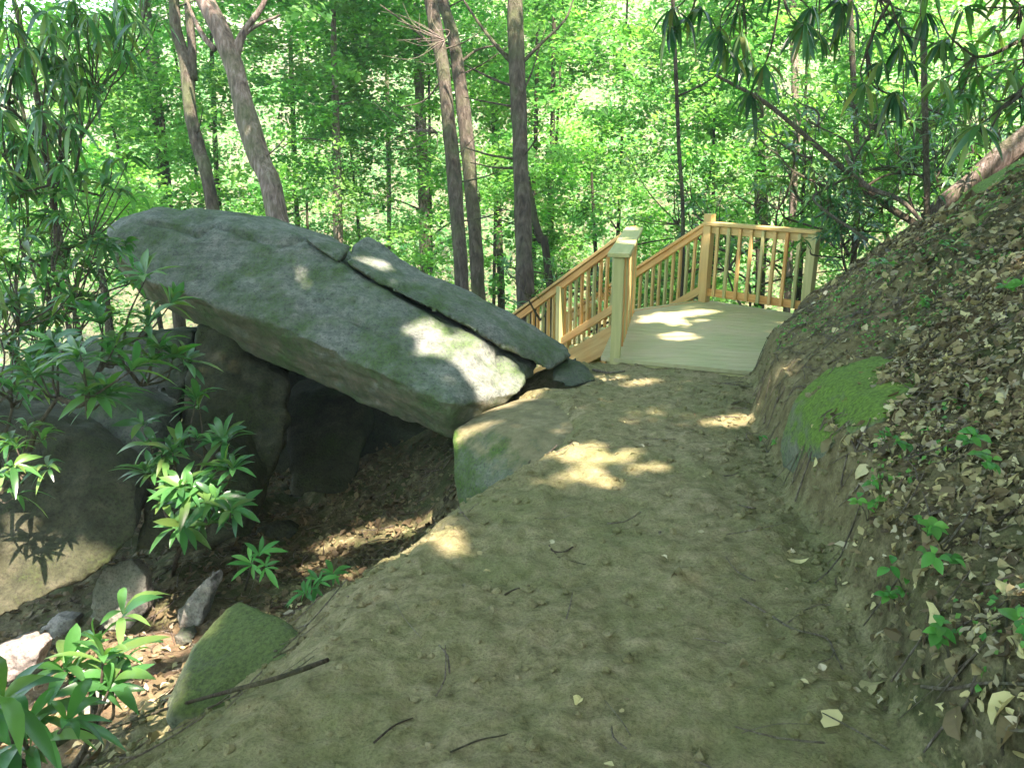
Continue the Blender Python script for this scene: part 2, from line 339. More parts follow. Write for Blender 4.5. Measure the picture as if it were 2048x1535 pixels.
# ------------------------------------------------------------------ rocks
def hull_bm(bm, pts):
    tb = bmesh.new()
    for p in pts: tb.verts.new(p)
    r = bmesh.ops.convex_hull(tb, input=tb.verts)
    dead = list({e for e in r['geom_interior'] + r['geom_unused'] if isinstance(e, bmesh.types.BMVert)})
    if dead: bmesh.ops.delete(tb, geom=dead, context='VERTS')
    me = bpy.data.meshes.new("tmp"); tb.to_mesh(me); tb.free(); bm.from_mesh(me); bpy.data.meshes.remove(me)
def rock_mesh(name, hulls, vox=.03, it=4, amp=.03, scale=2.5, seed=0, strata=0.0, chip=.0, cracks=()):
    bm = bmesh.new()
    for h in hulls: hull_bm(bm, [Vector(map(float, p)) for p in h])
    me = bpy.data.meshes.new("tmp"); bm.to_mesh(me); bm.free()
    o = bpy.data.objects.new("tmp", me); COL.objects.link(o)
    md = o.modifiers.new("r", 'REMESH'); md.mode = 'VOXEL'; md.voxel_size = vox
    dg = bpy.context.evaluated_depsgraph_get(); dg.update()
    m2 = bpy.data.meshes.new_from_object(o.evaluated_get(dg)); bpy.data.objects.remove(o); bpy.data.meshes.remove(me)
    n = len(m2.vertices); V = np.zeros(n * 3); m2.vertices.foreach_get("co", V); V = V.reshape(-1, 3)
    E = np.zeros(len(m2.edges) * 2, int); m2.edges.foreach_get("vertices", E); E = E.reshape(-1, 2)
    deg = np.bincount(E.ravel(), minlength=n)[:, None]
    def lap(A):
        s = np.zeros_like(A)
        for k in range(A.shape[1]):
            s[:, k] = np.bincount(E[:, 0], A[E[:, 1], k], n) + np.bincount(E[:, 1], A[E[:, 0], k], n)
        return s / np.maximum(deg, 1)
    for _ in range(it): V = V + .6 * (lap(V) - V)
    m2.vertices.foreach_set("co", V.ravel()); m2.update()
    nn = np.zeros(n * 3); m2.vertices.foreach_get("normal", nn); nn = nn.reshape(-1, 3)
    d = amp * fbm(V * scale, 5, seed) + amp * .35 * fbm(V * scale * 5, 3, seed + 9)
    if chip: d = d - chip * np.clip(fbm(V * scale * 1.7, 3, seed + 5) - .25, 0, 1)
    if strata:
        q = V @ np.array([[1.0, 0, .42], [0, 1, 0.05], [0, 0, 1]]).T   # bedding dips to the right
        s = vnoise(np.stack([V[:, 0] * .7, V[:, 1] * .7, (V[:, 2] + .42 * V[:, 0]) * 16], -1), seed + 3); d = d + strata * s
    for line in cracks:        # weathered joints cut into the front of the rock
        L_ = np.array([P(*q) for q in line]); best = np.full(n, 9.)
        for a_, b_ in zip(L_[:-1], L_[1:]):
            t_ = np.clip(((V - a_) @ (b_ - a_)) / ((b_ - a_) @ (b_ - a_)), 0, 1); w_ = V - a_ - t_[:, None] * (b_ - a_); ax__ = (a_ - CAM) / np.linalg.norm(a_ - CAM)
            w_ = w_ - (w_ @ ax__)[:, None] * ax__ * .85; best = np.minimum(best, np.linalg.norm(w_, axis=1))
        d = d - .045 * np.exp(-(best / .022) ** 2)
    V = V + nn * d[:, None]
    m2.vertices.foreach_set("co", V.ravel()); m2.polygons.foreach_set("use_smooth", np.ones(len(m2.polygons), bool)); m2.update(); m2.name = name
    return m2
def backed(pts, dy=1.0, dx=0.0, dz=0.0, shrink=.85):
    pts = [np.asarray(p, float) for p in pts]; c = sum(pts) / len(pts)
    return pts + [c + (p - c) * shrink + np.array([dx, dy, dz]) for p in pts]
def rock(name, label, cat, hulls, mat, group=None, **k):
    me = rock_mesh(name, hulls, **k); n = len(me.vertices); V = np.zeros(n * 3); me.vertices.foreach_get("co", V); V = V.reshape(-1, 3)
    c = V.mean(0); c[2] = V[:, 2].min(); V = V - c; me.vertices.foreach_set("co", V.ravel()); me.update()
    return tag(link(name, me, mat, None, c), label, cat, group)

# the leaning slab
ST = [  # T (silhouette), K (front top edge), F (ridge), U (lower edge)
    ((238, 432, 7.0), (212, 452, 6.8), (206, 490, 6.7), (228, 532, 6.9)),
    ((320, 416, 7.1), (290, 440, 6.7), (290, 560, 6.4), (290, 598, 6.55)),
    ((470, 424, 7.1), (430, 450, 6.65), (400, 598, 6.2), (395, 652, 6.3)),
    ((606, 468, 7.1), (596, 474, 6.6), (560, 650, 6.0), (560, 738, 6.05)),
    ((700, 545, 6.9), (690, 534, 6.35), (700, 722, 5.8), (700, 795, 5.85)),
    ((850, 630, 6.8), (850, 628, 6.15), (820, 772, 5.6), (820, 847, 5.62)),
    ((960, 680, 6.7), (960, 678, 6.12), (905, 806, 5.5), (903, 874, 5.45)),
    ((1062, 740, 6.6), (1058, 736, 6.3), (1042, 786, 6.05), (990, 806, 5.8)),
]
secs = []
for T_, K_, F_, U_ in ST:
    a, k_, f_, u_ = P(*T_), P(K_[0], K_[1], K_[2] + .1), P(*F_), P(U_[0], U_[1], U_[2] + .36)
    secs.append([a, k_, f_, u_, u_ + np.array([.2, 1.9, .0]), a + np.array([.1, .75, -.12])])
hs = [secs[i] + secs[i + 1] for i in range(len(secs) - 1)]
slab = thing("leaning_slab", "huge long grey green rock slab tilted up to the left over a dark hollow", "rock", P(700, 700, 6.4) * [1, 1, 0])
def child(name, hulls, mat, parent, **k):
    me = rock_mesh(name, hulls, **k); V = np.zeros(len(me.vertices) * 3); me.vertices.foreach_get("co", V)
    V = V.reshape(-1, 3) - np.array(parent.location); me.vertices.foreach_set("co", V.ravel()); me.update()
    return link(name, me, mat, parent)
child("slab_body", hs, M_SLAB, slab, vox=.022, it=3, amp=.02, scale=2.2, seed=3, strata=.011, chip=.03, cracks=[[(288, 442, 6.8), (346, 452, 6.75), (392, 470, 6.7), (428, 446, 6.75), (480, 466, 6.7), (560, 492, 6.65), (604, 478, 6.7)], [(800, 748, 5.75), (880, 792, 5.65), (940, 812, 5.75)], [(640, 600, 6.1), (760, 668, 6.0), (870, 728, 5.95), (1000, 770, 6.0)], [(250, 500, 6.7), (330, 540, 6.55), (460, 560, 6.4), (540, 600, 6.3)], [(1000, 700, 6.3), (1012, 735, 6.15), (1006, 780, 6.05)], [(720, 560, 6.5), (708, 600, 6.3), (716, 640, 6.15)]])
TB = [(706, 497, 6.95), (780, 525, 7.0), (860, 556, 7.0), (950, 592, 7.0), (1050, 640, 6.95), (1128, 688, 6.9)]
KB = [(692, 523, 6.40), (770, 573, 6.32), (850, 613, 6.22), (930, 650, 6.2), (1000, 692, 6.24), (1098, 744, 6.5)]
bs_ = []
for a, k_ in zip(TB, KB):
    a, k_ = P(*a), P(*k_); bs_.append([a, k_, k_ * .6 + a * .4 + np.array([0, 0, .03]), k_ + np.array([.05, .75, .10]), a + np.array([0, .45, -.3])])
bs_[-1].append(P(1146, 712, 6.75))
child("upper_block", [bs_[i] + bs_[i + 1] for i in range(len(bs_) - 1)], M_SLAB, slab, vox=.022, it=3, amp=.02, scale=2.6, seed=13, strata=.008, chip=.03)
child("upper_chip", [[P(610, 468, 6.7), P(640, 470, 7.0), P(702, 492, 7.0), P(694, 500, 6.6), P(678, 524, 6.42), P(640, 500, 6.5), P(616, 482, 6.55), P(690, 520, 6.9), P(620, 490, 7.0)]],
      M_SLAB, slab, vox=.018, it=3, amp=.012, scale=3, seed=23)

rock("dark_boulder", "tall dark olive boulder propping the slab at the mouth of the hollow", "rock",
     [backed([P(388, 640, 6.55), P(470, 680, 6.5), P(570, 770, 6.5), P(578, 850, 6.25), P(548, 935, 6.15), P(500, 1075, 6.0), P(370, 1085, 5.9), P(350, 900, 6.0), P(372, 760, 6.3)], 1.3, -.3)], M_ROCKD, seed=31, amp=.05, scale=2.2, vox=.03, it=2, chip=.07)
rock("dark_boulder", "grey boulder at the left with crossing rhododendron twigs in front, under the slab's high end", "rock",
     [backed([P(330, 668, 6.9), P(388, 660, 6.7), P(378, 770, 6.4), P(330, 900, 6.15), P(200, 860, 6.1), P(-40, 860, 5.9), P(-90, 760, 6.2), P(40, 712, 6.7), P(200, 700, 6.8)], 1.2, -.3, -.2)], M_ROCKG, seed=37, amp=.06, scale=2.0, vox=.035, it=2, chip=.07)
rock("sloping_boulder", "big dark brown boulder at the left edge with sun flecks on its sloping face", "rock",
     [backed([P(-120, 800, 5.1), P(60, 835, 5.2), P(170, 870, 5.2), P(284, 965, 5.05), P(276, 1075, 4.9), P(190, 1150, 4.75), P(0, 1240, 4.45), P(-140, 1290, 4.3)], 1.1, -.3, -.15)], M_ROCKD, seed=41, amp=.04, scale=2.2, vox=.028, it=2, strata=.004, chip=.06, cracks=[[(60, 900, 5.1), (120, 980, 5.0), (110, 1060, 4.9)]])
rock("small_boulder", "smooth grey boulder wedged between the big left boulder and the rhododendron", "rock",
     [backed([P(110, 822, 5.6), P(230, 800, 5.7), P(300, 850, 5.6), P(292, 930, 5.4), P(255, 975, 5.3), P(150, 930, 5.4)], .7)], M_ROCKG, seed=43, amp=.03, scale=2.2, vox=.03)
rock("cracked_boulder", "dark boulder right of the black crack, behind the lower rhododendron leaves", "rock",
     [backed([P(296, 950, 5.5), P(330, 880, 5.8), P(440, 890, 5.8), P(500, 1000, 5.6), P(488, 1062, 5.45), P(390, 1105, 5.2), P(266, 1110, 5.05), P(285, 1020, 5.2)], .9)], M_ROCKD, seed=47, amp=.04, scale=2.2, vox=.03, it=2, chip=.05)
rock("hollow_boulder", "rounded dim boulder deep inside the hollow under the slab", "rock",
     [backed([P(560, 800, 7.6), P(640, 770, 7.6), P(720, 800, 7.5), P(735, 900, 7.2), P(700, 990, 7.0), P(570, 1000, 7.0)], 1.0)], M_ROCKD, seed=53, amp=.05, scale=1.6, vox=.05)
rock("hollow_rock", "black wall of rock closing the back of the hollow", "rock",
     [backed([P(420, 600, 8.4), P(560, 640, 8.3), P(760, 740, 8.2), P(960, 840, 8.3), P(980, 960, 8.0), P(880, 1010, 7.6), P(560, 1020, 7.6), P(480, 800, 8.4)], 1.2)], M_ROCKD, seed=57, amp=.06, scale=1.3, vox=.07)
rock("path_boulder", "green mossy boulder with an upright face, buried in the path beside the slab's foot", "rock",
     [[P(906, 854, 5.52), P(903, 890, 5.38), P(908, 970, 5.25), P(925, 1050, 5.1), P(1000, 1000, 4.85), P(1075, 965, 4.75), P(1112, 884, 5.0), P(1000, 862, 5.25), P(1040, 792, 6.08), P(945, 832, 5.75), P(1130, 792, 5.95), P(1190, 860, 5.2),
       P(930, 900, 6.3), P(960, 1000, 6.2), P(1130, 900, 6.0), P(1080, 1040, 5.3), P(1200, 950, 5.3)]], M_ROCKR, seed=61, amp=.014, scale=2.2, vox=.024, it=6)
rock("foot_stone", "small dark stone lying against the slab's lower right end", "rock",
     [backed([P(1100, 765, 6.5), P(1112, 742, 6.6), P(1140, 726, 6.75), P(1180, 742, 6.75), P(1192, 762, 6.6), P(1140, 778, 6.4)], .3)], M_ROCKG, seed=67, amp=.015, scale=5, vox=.02)
A = G(475, 1300)
def GP(u, v, up=0., back=0.):
    p = G(u, v); return p + np.array([0, back, up])
dw = np.linalg.norm(G(480, 1330) - CAM) / np.linalg.norm(ray(480, 1330))
rock("mossy_wedge_rock", "wedge shaped green mossy rock pointing up beside the path's lower left edge", "rock",
     [[P(474, 1186, dw + .05), P(500, 1200, dw + .04), P(405, 1262, dw - .12), P(650, 1325, dw - .46), P(560, 1230, dw - .12), P(600, 1400, dw - .62), P(335, 1430, dw - .6), P(470, 1450, dw - .62),
       P(474, 1240, dw + .6), P(640, 1380, dw - .1), P(330, 1400, dw + .3), P(350, 1500, dw - .4), P(600, 1430, dw - .3)]], M_ROCKM, seed=71, amp=.022, scale=2.6, vox=.02, it=6)
for (us, lab, mat, sd) in [
    ([(205, 1135), (262, 1118), (292, 1150), (296, 1225), (262, 1262), (215, 1268), (178, 1235), (180, 1180)], "upright rounded stone half in sun below the black crack", M_ROCKP, 73),
    ([(352, 1225), (392, 1172), (430, 1140), (434, 1165), (415, 1215), (400, 1250), (360, 1262)], "pale angular stone standing left of the mossy wedge rock's tip", M_ROCKP, 79),
    ([(70, 1262), (100, 1238), (150, 1236), (156, 1252), (120, 1276), (74, 1284)], "flat pale stone with a dark gap under it, under the big left boulder", M_ROCKP, 83),
    ([(-20, 1300), (40, 1272), (90, 1290), (70, 1340), (-10, 1380)], "pale flat stone at the left edge above the near rhododendron leaves", M_ROCKP, 89),
    ([(340, 1270), (375, 1262), (385, 1285), (350, 1300)], "small brown cobble left of the mossy wedge rock", M_ROCKG, 97),
    ([(510, 1060), (560, 1042), (600, 1060), (570, 1082), (520, 1084)], "small dim stone on the floor at the hollow's mouth", M_ROCKD, 103),
    ([(150, 1410), (190, 1392), (215, 1410), (190, 1440), (150, 1440)], "small pale stone among the near rhododendron leaves", M_ROCKP, 107)]:
    uc = np.mean(us, 0); c0 = G(uc[0], max(q[1] for q in us) - 6); dd = float((c0 - CAM) @ FW)
    rock("loose_stone", lab, "stone", [backed([P(a, b, dd + .03 * math.sin(k * 2.4)) for k, (a, b) in enumerate(us)], .16, 0, -.03, .8)], mat, "stones in the hollow and on the path edge", seed=sd, amp=.016, scale=6, vox=.013, it=2, chip=.03)
# mossy rocks in the bank
def bank_rock(us, lab, seed, proud=.09, mat=M_MOSS):
    pts = []
    for u, v in us:
        p = G(u, v); pts += [p + np.array([-.02, -.03, proud * .25]), p + np.array([.0, .1, -.2])]
    c = np.mean(pts, 0); pts.append(c + np.array([-.05, -.08, proud + .1]))
    return rock("mossy_bank_rock", lab, "rock", [pts], mat, seed=seed, amp=.02, scale=3, vox=.02, it=5)
bank_rock([(1568, 895), (1585, 805), (1655, 740), (1760, 708), (1842, 722), (1850, 780), (1770, 840), (1660, 898)], "bright green mossy rock set in the bank above the path", 111)
bank_rock([(1890, 440), (1940, 370), (2060, 320), (2090, 370), (2000, 410), (1930, 470)], "yellow green mossy rock high on the bank at the right edge", 113, .08)

# ------------------------------------------------------------------ wooden deck
def V3(a): return np.asarray(a, float)
def beam(name, p0, p1, wd, th, mat, parent, upv=(0, 0, 1), bev=.004):
    """box from p0 to p1, wd wide across, th thick along upv"""
    p0, p1, upv = V3(p0), V3(p1), V3(upv); L = np.linalg.norm(p1 - p0); z = (p1 - p0) / L
    x = np.cross(upv, z); x /= np.linalg.norm(x); y = np.cross(z, x)
    bm = bmesh.new(); bmesh.ops.create_cube(bm, size=1, matrix=Matrix.Diagonal((wd, th, L, 1)))
    bmesh.ops.bevel(bm, geom=bm.edges[:], offset=bev, segments=1, affect='EDGES')
    me = bpy.data.meshes.new(name); bm.to_mesh(me); bm.free(); me.materials.append(mat)
    o = bpy.data.objects.new(name, me); COL.objects.link(o); o.parent = parent
    c = (p0 + p1) / 2 - world_of(parent)
    o.matrix_basis = Matrix(((x[0], y[0], z[0], c[0]), (x[1], y[1], z[1], c[1]), (x[2], y[2], z[2], c[2]), (0, 0, 0, 1)))
    return o
def world_of(o):
    p = np.zeros(3)
    while o is not None: p = p + np.array(o.location); o = o.parent
    return p
def sub_empty(name, parent):
    o = bpy.data.objects.new(name, None); COL.objects.link(o); o.parent = parent; return o
dN, dM, dB, dC = V3((.93, 6.90, 0)), V3((1.33, 8.78, 0)), V3((2.30, 9.40, 0)), V3((3.22, 8.55, 0))
deck = thing("wooden_deck", "new treated pine deck landing with guard rails and stairs going down, set against the bank", "deck", (2.0, 7.8, 0))
poly = [(.80, 6.90), (1.24, 8.86), (2.33, 9.52), (3.9, 8.02), (3.2, 5.98)]
dirv = np.array([.926, -.378]); nrm = np.array([.378, .926]); org = np.array([.80, 6.90])
mb = MB()
def clip(poly, n_, c_, keep):
    out = []
    for a, b in zip(poly, poly[1:] + poly[:1]):
        a, b = np.array(a), np.array(b); da, db = (a @ n_ - c_) * keep, (b @ n_ - c_) * keep
        if da >= 0: out.append(tuple(a))
        if da * db < 0: out.append(tuple(a + (b - a) * da / (da - db)))
    return out
bm = bmesh.new(); c0 = min(np.array(q) @ nrm for q in poly); c1 = max(np.array(q) @ nrm for q in poly); s = c0
while s < c1:
    pl = clip(clip([tuple(q) for q in poly], nrm, s + .0025, 1), nrm, min(s + .1375, c1), -1)
    if len(pl) > 2:
        vt = [bm.verts.new((q[0] - 2.0, q[1] - 7.8, 0)) for q in pl]; f = bm.faces.new(vt)
        r = bmesh.ops.extrude_face_region(bm, geom=[f]); vs = [q for q in r['geom'] if isinstance(q, bmesh.types.BMVert)]
        bmesh.ops.translate(bm, vec=(0, 0, -.036), verts=vs)
    s += .14
bmesh.ops.recalc_face_normals(bm, faces=bm.faces[:])
me = bpy.data.meshes.new("deck_floor"); bm.to_mesh(me); bm.free(); link("deck_floor", me, M_DECK, deck)
for a, b in zip(poly[:3], poly[1:4]):
    a3, b3 = V3((*a, -.13)), V3((*b, -.13)); e = (b3 - a3) / np.linalg.norm(b3 - a3); inn = np.array([e[1], -e[0], 0]) * .025
    beam("rim_joist", a3 + inn, b3 + inn, .038, .185, M_WOOD, deck)
beam("front_joist", (.86, 6.915, -.135), (3.1, 6.0, -.135), .038, .185, M_WOODG, deck)
H = .93
def post(p, top, bot=-.5, wd=.09, mat=M_WOOD, name="post", yaw=0):
    p = V3(p); return beam(name, (p[0], p[1], bot), (p[0], p[1], top), wd, wd, mat, deck, upv=(math.sin(yaw), math.cos(yaw), 0))
def guard(a, b, za, zb, cap, n, railmat=M_WOOD, balmat=None, hi=H, low=.10, wide=.13, over=(0.05, 0.05)):
    """rail section between two posts: top rail, bottom rail, balusters (and a flat cap)"""
    a, b = V3(a), V3(b); s_ = sub_empty("rail_section", deck)
    e = (b - a); e[2] = 0; L = np.linalg.norm(e); e /= L
    A_, B_ = V3((a[0], a[1], za)), V3((b[0], b[1], zb))
    up = V3((0, 0, 1)); side = np.array([e[1], -e[0], 0])
    t0 = A_ + e * .045; t1 = B_ - e * .045
    beam("top_rail", t0 + up * (hi - .075), t1 + up * (hi - .075), .038, .089, railmat, s_)
    beam("bottom_rail", t0 + up * (low + .02), t1 + up * (low + .02), .038, .089, railmat, s_)
    if cap: beam("rail_cap", A_ - e * over[0] + up * (hi - .008), B_ + e * over[1] + up * (hi - .008), wide, .036, M_WOODG if cap == 2 else railmat, s_)
    for k in range(n):
        q = A_ + (B_ - A_) * (k + 1) / (n + 1) + side * .036
        beam("baluster", q + up * (low - .02), q + up * (hi - .035), .036, .036, (M_WOOD if (k * 7 + n) % 3 else M_WOODG) if balmat is None else balmat, s_, upv=tuple(e))
    return s_
post(dN, H - .03, -.6, .09, M_WOODG, yaw=.2); post(dM, H - .03, -.9, .09, M_WOOD, yaw=.2)
post(dB, H + .10, -1.4, .10, M_WOOD, yaw=.8); post(dC, H - .03, -.5, .10, M_WOODG, yaw=.8)
guard(dN, dM, 0, 0, 2, 11, hi=H, low=.08, wide=.19, over=(.09, .06))
guard(dB, dC, 0, 0, 1, 8, hi=H, low=.10, wide=.14)
sdir = V3((-.53, .85, 0)); sdir /= np.linalg.norm(sdir); SL = .58; NS = 10
def stp(base, d, z=0): return base + sdir * d + V3((0, 0, z - SL * d))
for base, nb, m_ in ((dM, 13, 0), (dB, 13, 0)):
    d1 = 2.75
    e_ = stp(base, d1); guard(base, e_, 0, -SL * d1, 1, 22, hi=H + .02, low=.12, wide=.09, over=(0, 0.0))
    q = stp(base, d1); beam("post", q + V3((0, 0, -.9)), q + V3((0, 0, H + .03)), .09, .09, M_WOOD, deck, upv=tuple(sdir))
    q = stp(base, 1.35); beam("post", q + V3((0, 0, -1.2)), q + V3((0, 0, H - .06)), .09, .09, M_WOODG, deck, upv=tuple(sdir))
stair = sub_empty("stair", deck); wdir = (dB - dM) / np.linalg.norm(dB - dM)
for base, o_ in ((dM, .02), (dB, -.06)):
    q0 = base + wdir * o_ + sdir * .03; beam("stringer", q0 + V3((0, 0, -.20)), stp(q0, 2.9, -.20), .04, .28, M_WOOD, stair)
for k in range(NS):
    d0 = .30 * k; z = -SL * .30 * (k + 1) + .02
    a_ = dM + sdir * (d0 + .16) + wdir * .045 + V3((0, 0, z)); b_ = dB + sdir * (d0 + .16) - wdir * .085 + V3((0, 0, z))
    beam("tread", a_, b_, .30, .036, M_WOODG, stair)
    beam("riser", a_ - sdir * .13 + V3((0, 0, .095)), b_ - sdir * .13 + V3((0, 0, .095)), .02, .13, M_WOOD, stair)

# ------------------------------------------------------------------ foliage generators
def kite_leaves(C, nrm_, size, aspect=.62, fold=.12, hue=None, bri=None, rng=RNG):
    """four-cornered folded leaves at C facing nrm_"""
    n = len(C); nrm_ = nrm_ / (np.linalg.norm(nrm_, axis=1)[:, None] + 1e-9)
    r = rng.normal(size=(n, 3)); a = np.cross(nrm_, r); a /= np.linalg.norm(a, axis=1)[:, None] + 1e-9; b = np.cross(nrm_, a)
    L = (size * (0.7 + .6 * rng.random(n)))[:, None]; W = L * aspect
    V = np.stack([C - a * L * .5, C - b * W * .5 + nrm_ * L * fold - a * L * .05, C + a * L * .5, C + b * W * .5 + nrm_ * L * fold - a * L * .05], 1).reshape(-1, 3)
    F = np.arange(n * 4).reshape(-1, 4)
    hue = rng.random(n) if hue is None else hue; bri = rng.random(n) if bri is None else bri
    c = np.stack([np.repeat(hue, 4), np.repeat(bri, 4), np.zeros(n * 4)], -1)
    return V, F, c
def sprays(centers, per, rad, size, flat=.18, tilt=.45, rng=RNG, hue0=None):
    m_ = len(centers); n = m_ * per; idx = np.repeat(np.arange(m_), per)
    ang = rng.random(n) * 6.283; rr = np.sqrt(rng.random(n)) * rad * (0.6 + .8 * rng.random(m_))[idx]
    # elongated, gently drooping fans
    ori = (rng.random(m_) * 6.283)[idx]; ex = rr * np.cos(ang); ey = rr * np.sin(ang) * .55
    C = centers[idx] + np.stack([ex * np.cos(ori) - ey * np.sin(ori), ex * np.sin(ori) + ey * np.cos(ori), rng.normal(size=n) * rad * flat - .18 * rr ** 2 / rad], -1)
    tl = rng.normal(size=(m_, 3)) * .25
    nn = np.array([0, 0, 1.0]) + rng.normal(size=(n, 3)) * tilt + tl[idx]
    h = np.clip((rng.random(m_) if hue0 is None else hue0)[idx] * .75 + rng.random(n) * .3 - .02, 0, 1)
    return C, nn, h
def crown_mesh(name, seed, rx, rz, nsp, per, size, mat_unused=None, shell=.55, rad=.55):
    rng = np.random.default_rng(seed); d = rng.normal(size=(nsp * 3, 3)); d /= np.linalg.norm(d, axis=1)[:, None]
    r = shell + (1 - shell) * rng.random(nsp * 3) ** .7
    c = d * r[:, None] * np.array([rx, rx, rz]); keep = fbm(c * .7, 2, seed) > -.12; c = c[keep][:nsp]
    C, nn, h = sprays(c, per, rad, size, rng=rng)
    br_ = np.clip(np.repeat(rng.random(len(c)), per) * .8 + rng.random(len(C)) * .3, 0, 1); sz_ = np.repeat(size * (.65 + .8 * rng.random(len(c))), per)
    V, F, cl = kite_leaves(C, nn, sz_, rng=rng, hue=h, bri=br_); return new_mesh(name, V, F, False, cl)
CROWNS = [crown_mesh("foliage", 100 + k, rx, rz, ns, per, .105) for k, (rx, rz, ns, per) in enumerate([(2.3, 2.8, 150, 60), (2.0, 2.4, 120, 62), (2.6, 2.2, 150, 62), (1.7, 3.2, 120, 60)])]

def px_tube(mb, pts, dep, wpx, **k):
    """pts pixel list; dep one depth or list; wpx width in pixels"""
    deps = dep if np.ndim(dep) else [dep] * len(pts); ws = wpx if np.ndim(wpx) else [wpx] * len(pts)
    tube(mb, np.array([P(u, v, d) for (u, v), d in zip(pts, deps)]), [w_ * d / FPX / 2 for w_, d in zip(ws, deps)], **k)
def w_max(w_): return max(w_) if np.ndim(w_) else w_
def tree(name, label, pts, dep, wpx, mat, cat="tree", branches=(), high=None, low=(), group=None, seed=0, foliage=M_LEAF, rise=3.0):
    """trunk through the pixel points, rooted in the ground below, rising above the frame; crown overhead"""
    W = [P(u, v, dep) for u, v in pts]; r = [w_ * dep / FPX / 2 for w_ in (wpx if np.ndim(wpx) else [wpx] * len(pts))]
    if W[0][2] < W[-1][2]: W = W[::-1]; r = r[::-1]
    d0 = W[0] - W[1]; d0 /= np.linalg.norm(d0); top = W[0] + d0 * rise if rise else W[0]
    e = W[-1] - W[-2]; e /= np.linalg.norm(e); base = W[-1].copy(); 
    for _ in range(200):
        if base[2] < float(ground(base[0], base[1])[0]) - .1: break
        base = base + e * .1 * np.array([.5, .5, 1]) + np.array([0, 0, -.04])
    pl = ([top] if rise else []) + W + [base]; rl = ([r[0] * .75] if rise else []) + r + [r[-1] * 1.1]
    o = thing(name, label, cat, base, group); mb = MB(); tube(mb, np.array(pl[::-1]), rl[::-1], sides=12, n=40, rough=.14, seed=seed)
    link("trunk", mb.mesh("trunk", True, base), mat, o)
    for br in branches:
        bp, bw = br[0], br[1]; mb = MB(); bd = br[2] if len(br) > 2 else dep
        px_tube(mb, bp, [dep + (bd - dep) * q / (len(bp) - 1) for q in range(len(bp))], [bw * (1 - .65 * q / (len(bp) - 1)) for q in range(len(bp))], sides=6, n=14, rough=.1)
        link("branch", mb.mesh("branch", True, base), mat, o)
    rr = random.Random(seed)
    for q in range(5 if dep < 13 and w_max(wpx) > 20 else 2):
        i0 = rr.randrange(len(W) - 1); f_ = rr.random(); c_ = W[i0] * (1 - f_) + W[i0 + 1] * f_; a_ = rr.random() * 6.28; l_ = .15 + rr.random() ** 2 * 1.1
        dd_ = V3((math.cos(a_), math.sin(a_) * .5, .1 + .35 * rr.random())); mb = MB(); tube(mb, np.array([c_, c_ + dd_ * l_ * .5, c_ + dd_ * l_ + V3((0, 0, .1 * l_))]), [.016, .011, .004], sides=5, n=8, rough=.15)
        link("dead_branch", mb.mesh("dead_branch", True, base), mat, o)
    if high is not None:
        c = link("crown", CROWNS[seed % 4], foliage, o); c.location = Vector(top + V3((0, 0, high)) - base); c.rotation_euler = (0, 0, rr.random() * 6.28); c.scale = (1.25, 1.25, 1.0)
    for (u, v, d, sc) in low:
        c = link("crown", CROWNS[rr.randrange(4)], foliage, o); c.location = Vector(P(u, v, d) - base); c.rotation_euler = (0, 0, rr.random() * 6.28); c.scale = (sc, sc, sc)
    return o
FG = None
tree("leaning_tree", "thick reddish brown tree trunk leaning left behind the slab's high end", [(405, -10), (440, 60), (470, 140), (492, 230), (520, 320), (556, 440)], 11, [36, 38, 40, 42, 43, 46], M_BARKP, "tree",
     [([(468, 125), (485, 70), (520, 20), (540, -20)], 22), ([(430, 100), (405, 70), (385, 30), (370, -10)], 14), ([(475, 90), (500, 60), (560, 30)], 12)], high=2.5, seed=1)
tree("forked_tree", "slim tree with twin stems joining, left of the leaning trunk", [(347, -10), (352, 60), (372, 130), (380, 220), (398, 300), (425, 412)], 12, [22, 22, 26, 26, 26, 26], M_BARK, "tree",
     [([(384, 160), (383, 80), (374, 0), (368, -60)], 22)], high=2.0, seed=2)
tree("twin_tree", "tree with a pale sunlit upper trunk, left one of the close pair behind the slab", [(858, -10), (872, 60), (885, 130), (898, 250), (908, 350), (925, 590)], 12, [26, 27, 27, 28, 29, 28], M_BARK, "tree",
     [([(880, 110), (830, 60), (760, 10)], 8), ([(890, 150), (850, 200), (800, 215)], 5)], high=2.5, seed=3)
tree("twin_tree", "dark brown tree trunk, right one of the close pair behind the slab", [(880, -10), (903, 60), (915, 130), (928, 230), (940, 350), (957, 590)], 12.6, [24, 25, 26, 28, 28, 28], M_BARK, "tree",
     [([(915, 130), (955, 100), (1000, 90)], 8)], high=2.0, seed=4)
tree("straight_tree", "straight brown tree with thin side branches, right of the close pair", [(1030, -10), (1033, 100), (1038, 230), (1042, 350), (1052, 620)], 11, [30, 31, 33, 33, 36], M_BARK, "tree",
     [([(1034, 135), (1000, 100), (960, 50), (920, -10)], 11), ([(1036, 175), (990, 160), (930, 130)], 8), ([(1040, 130), (1085, 85), (1130, 40), (1150, -10)], 8), ([(1038, 215), (980, 205), (930, 195)], 6),
      ([(1044, 320), (980, 310), (930, 295)], 7), ([(1044, 336), (990, 335), (940, 325)], 6), ([(1046, 185), (1065, 140), (1090, 60)], 5)], high=2.8, seed=5)
tree("pale_tree", "pale grey trunk lit by the sun, behind and left of the close pair", [(838, 150), (843, 280), (848, 400), (852, 560)], 17, [20, 22, 24, 24], M_BARKP, rise=1.5, seed=6, high=1.0)
tree("pale_tree", "bare thin pale trunk with a drooping branch to the left, above the slab's broken chip", [(670, 180), (672, 260), (674, 350), (677, 490)], 15, [14, 16, 18, 20], M_BARKP, "tree",
     [([(672, 282), (620, 278), (590, 280), (550, 305)], 6)], rise=1.5, seed=7, high=.8)
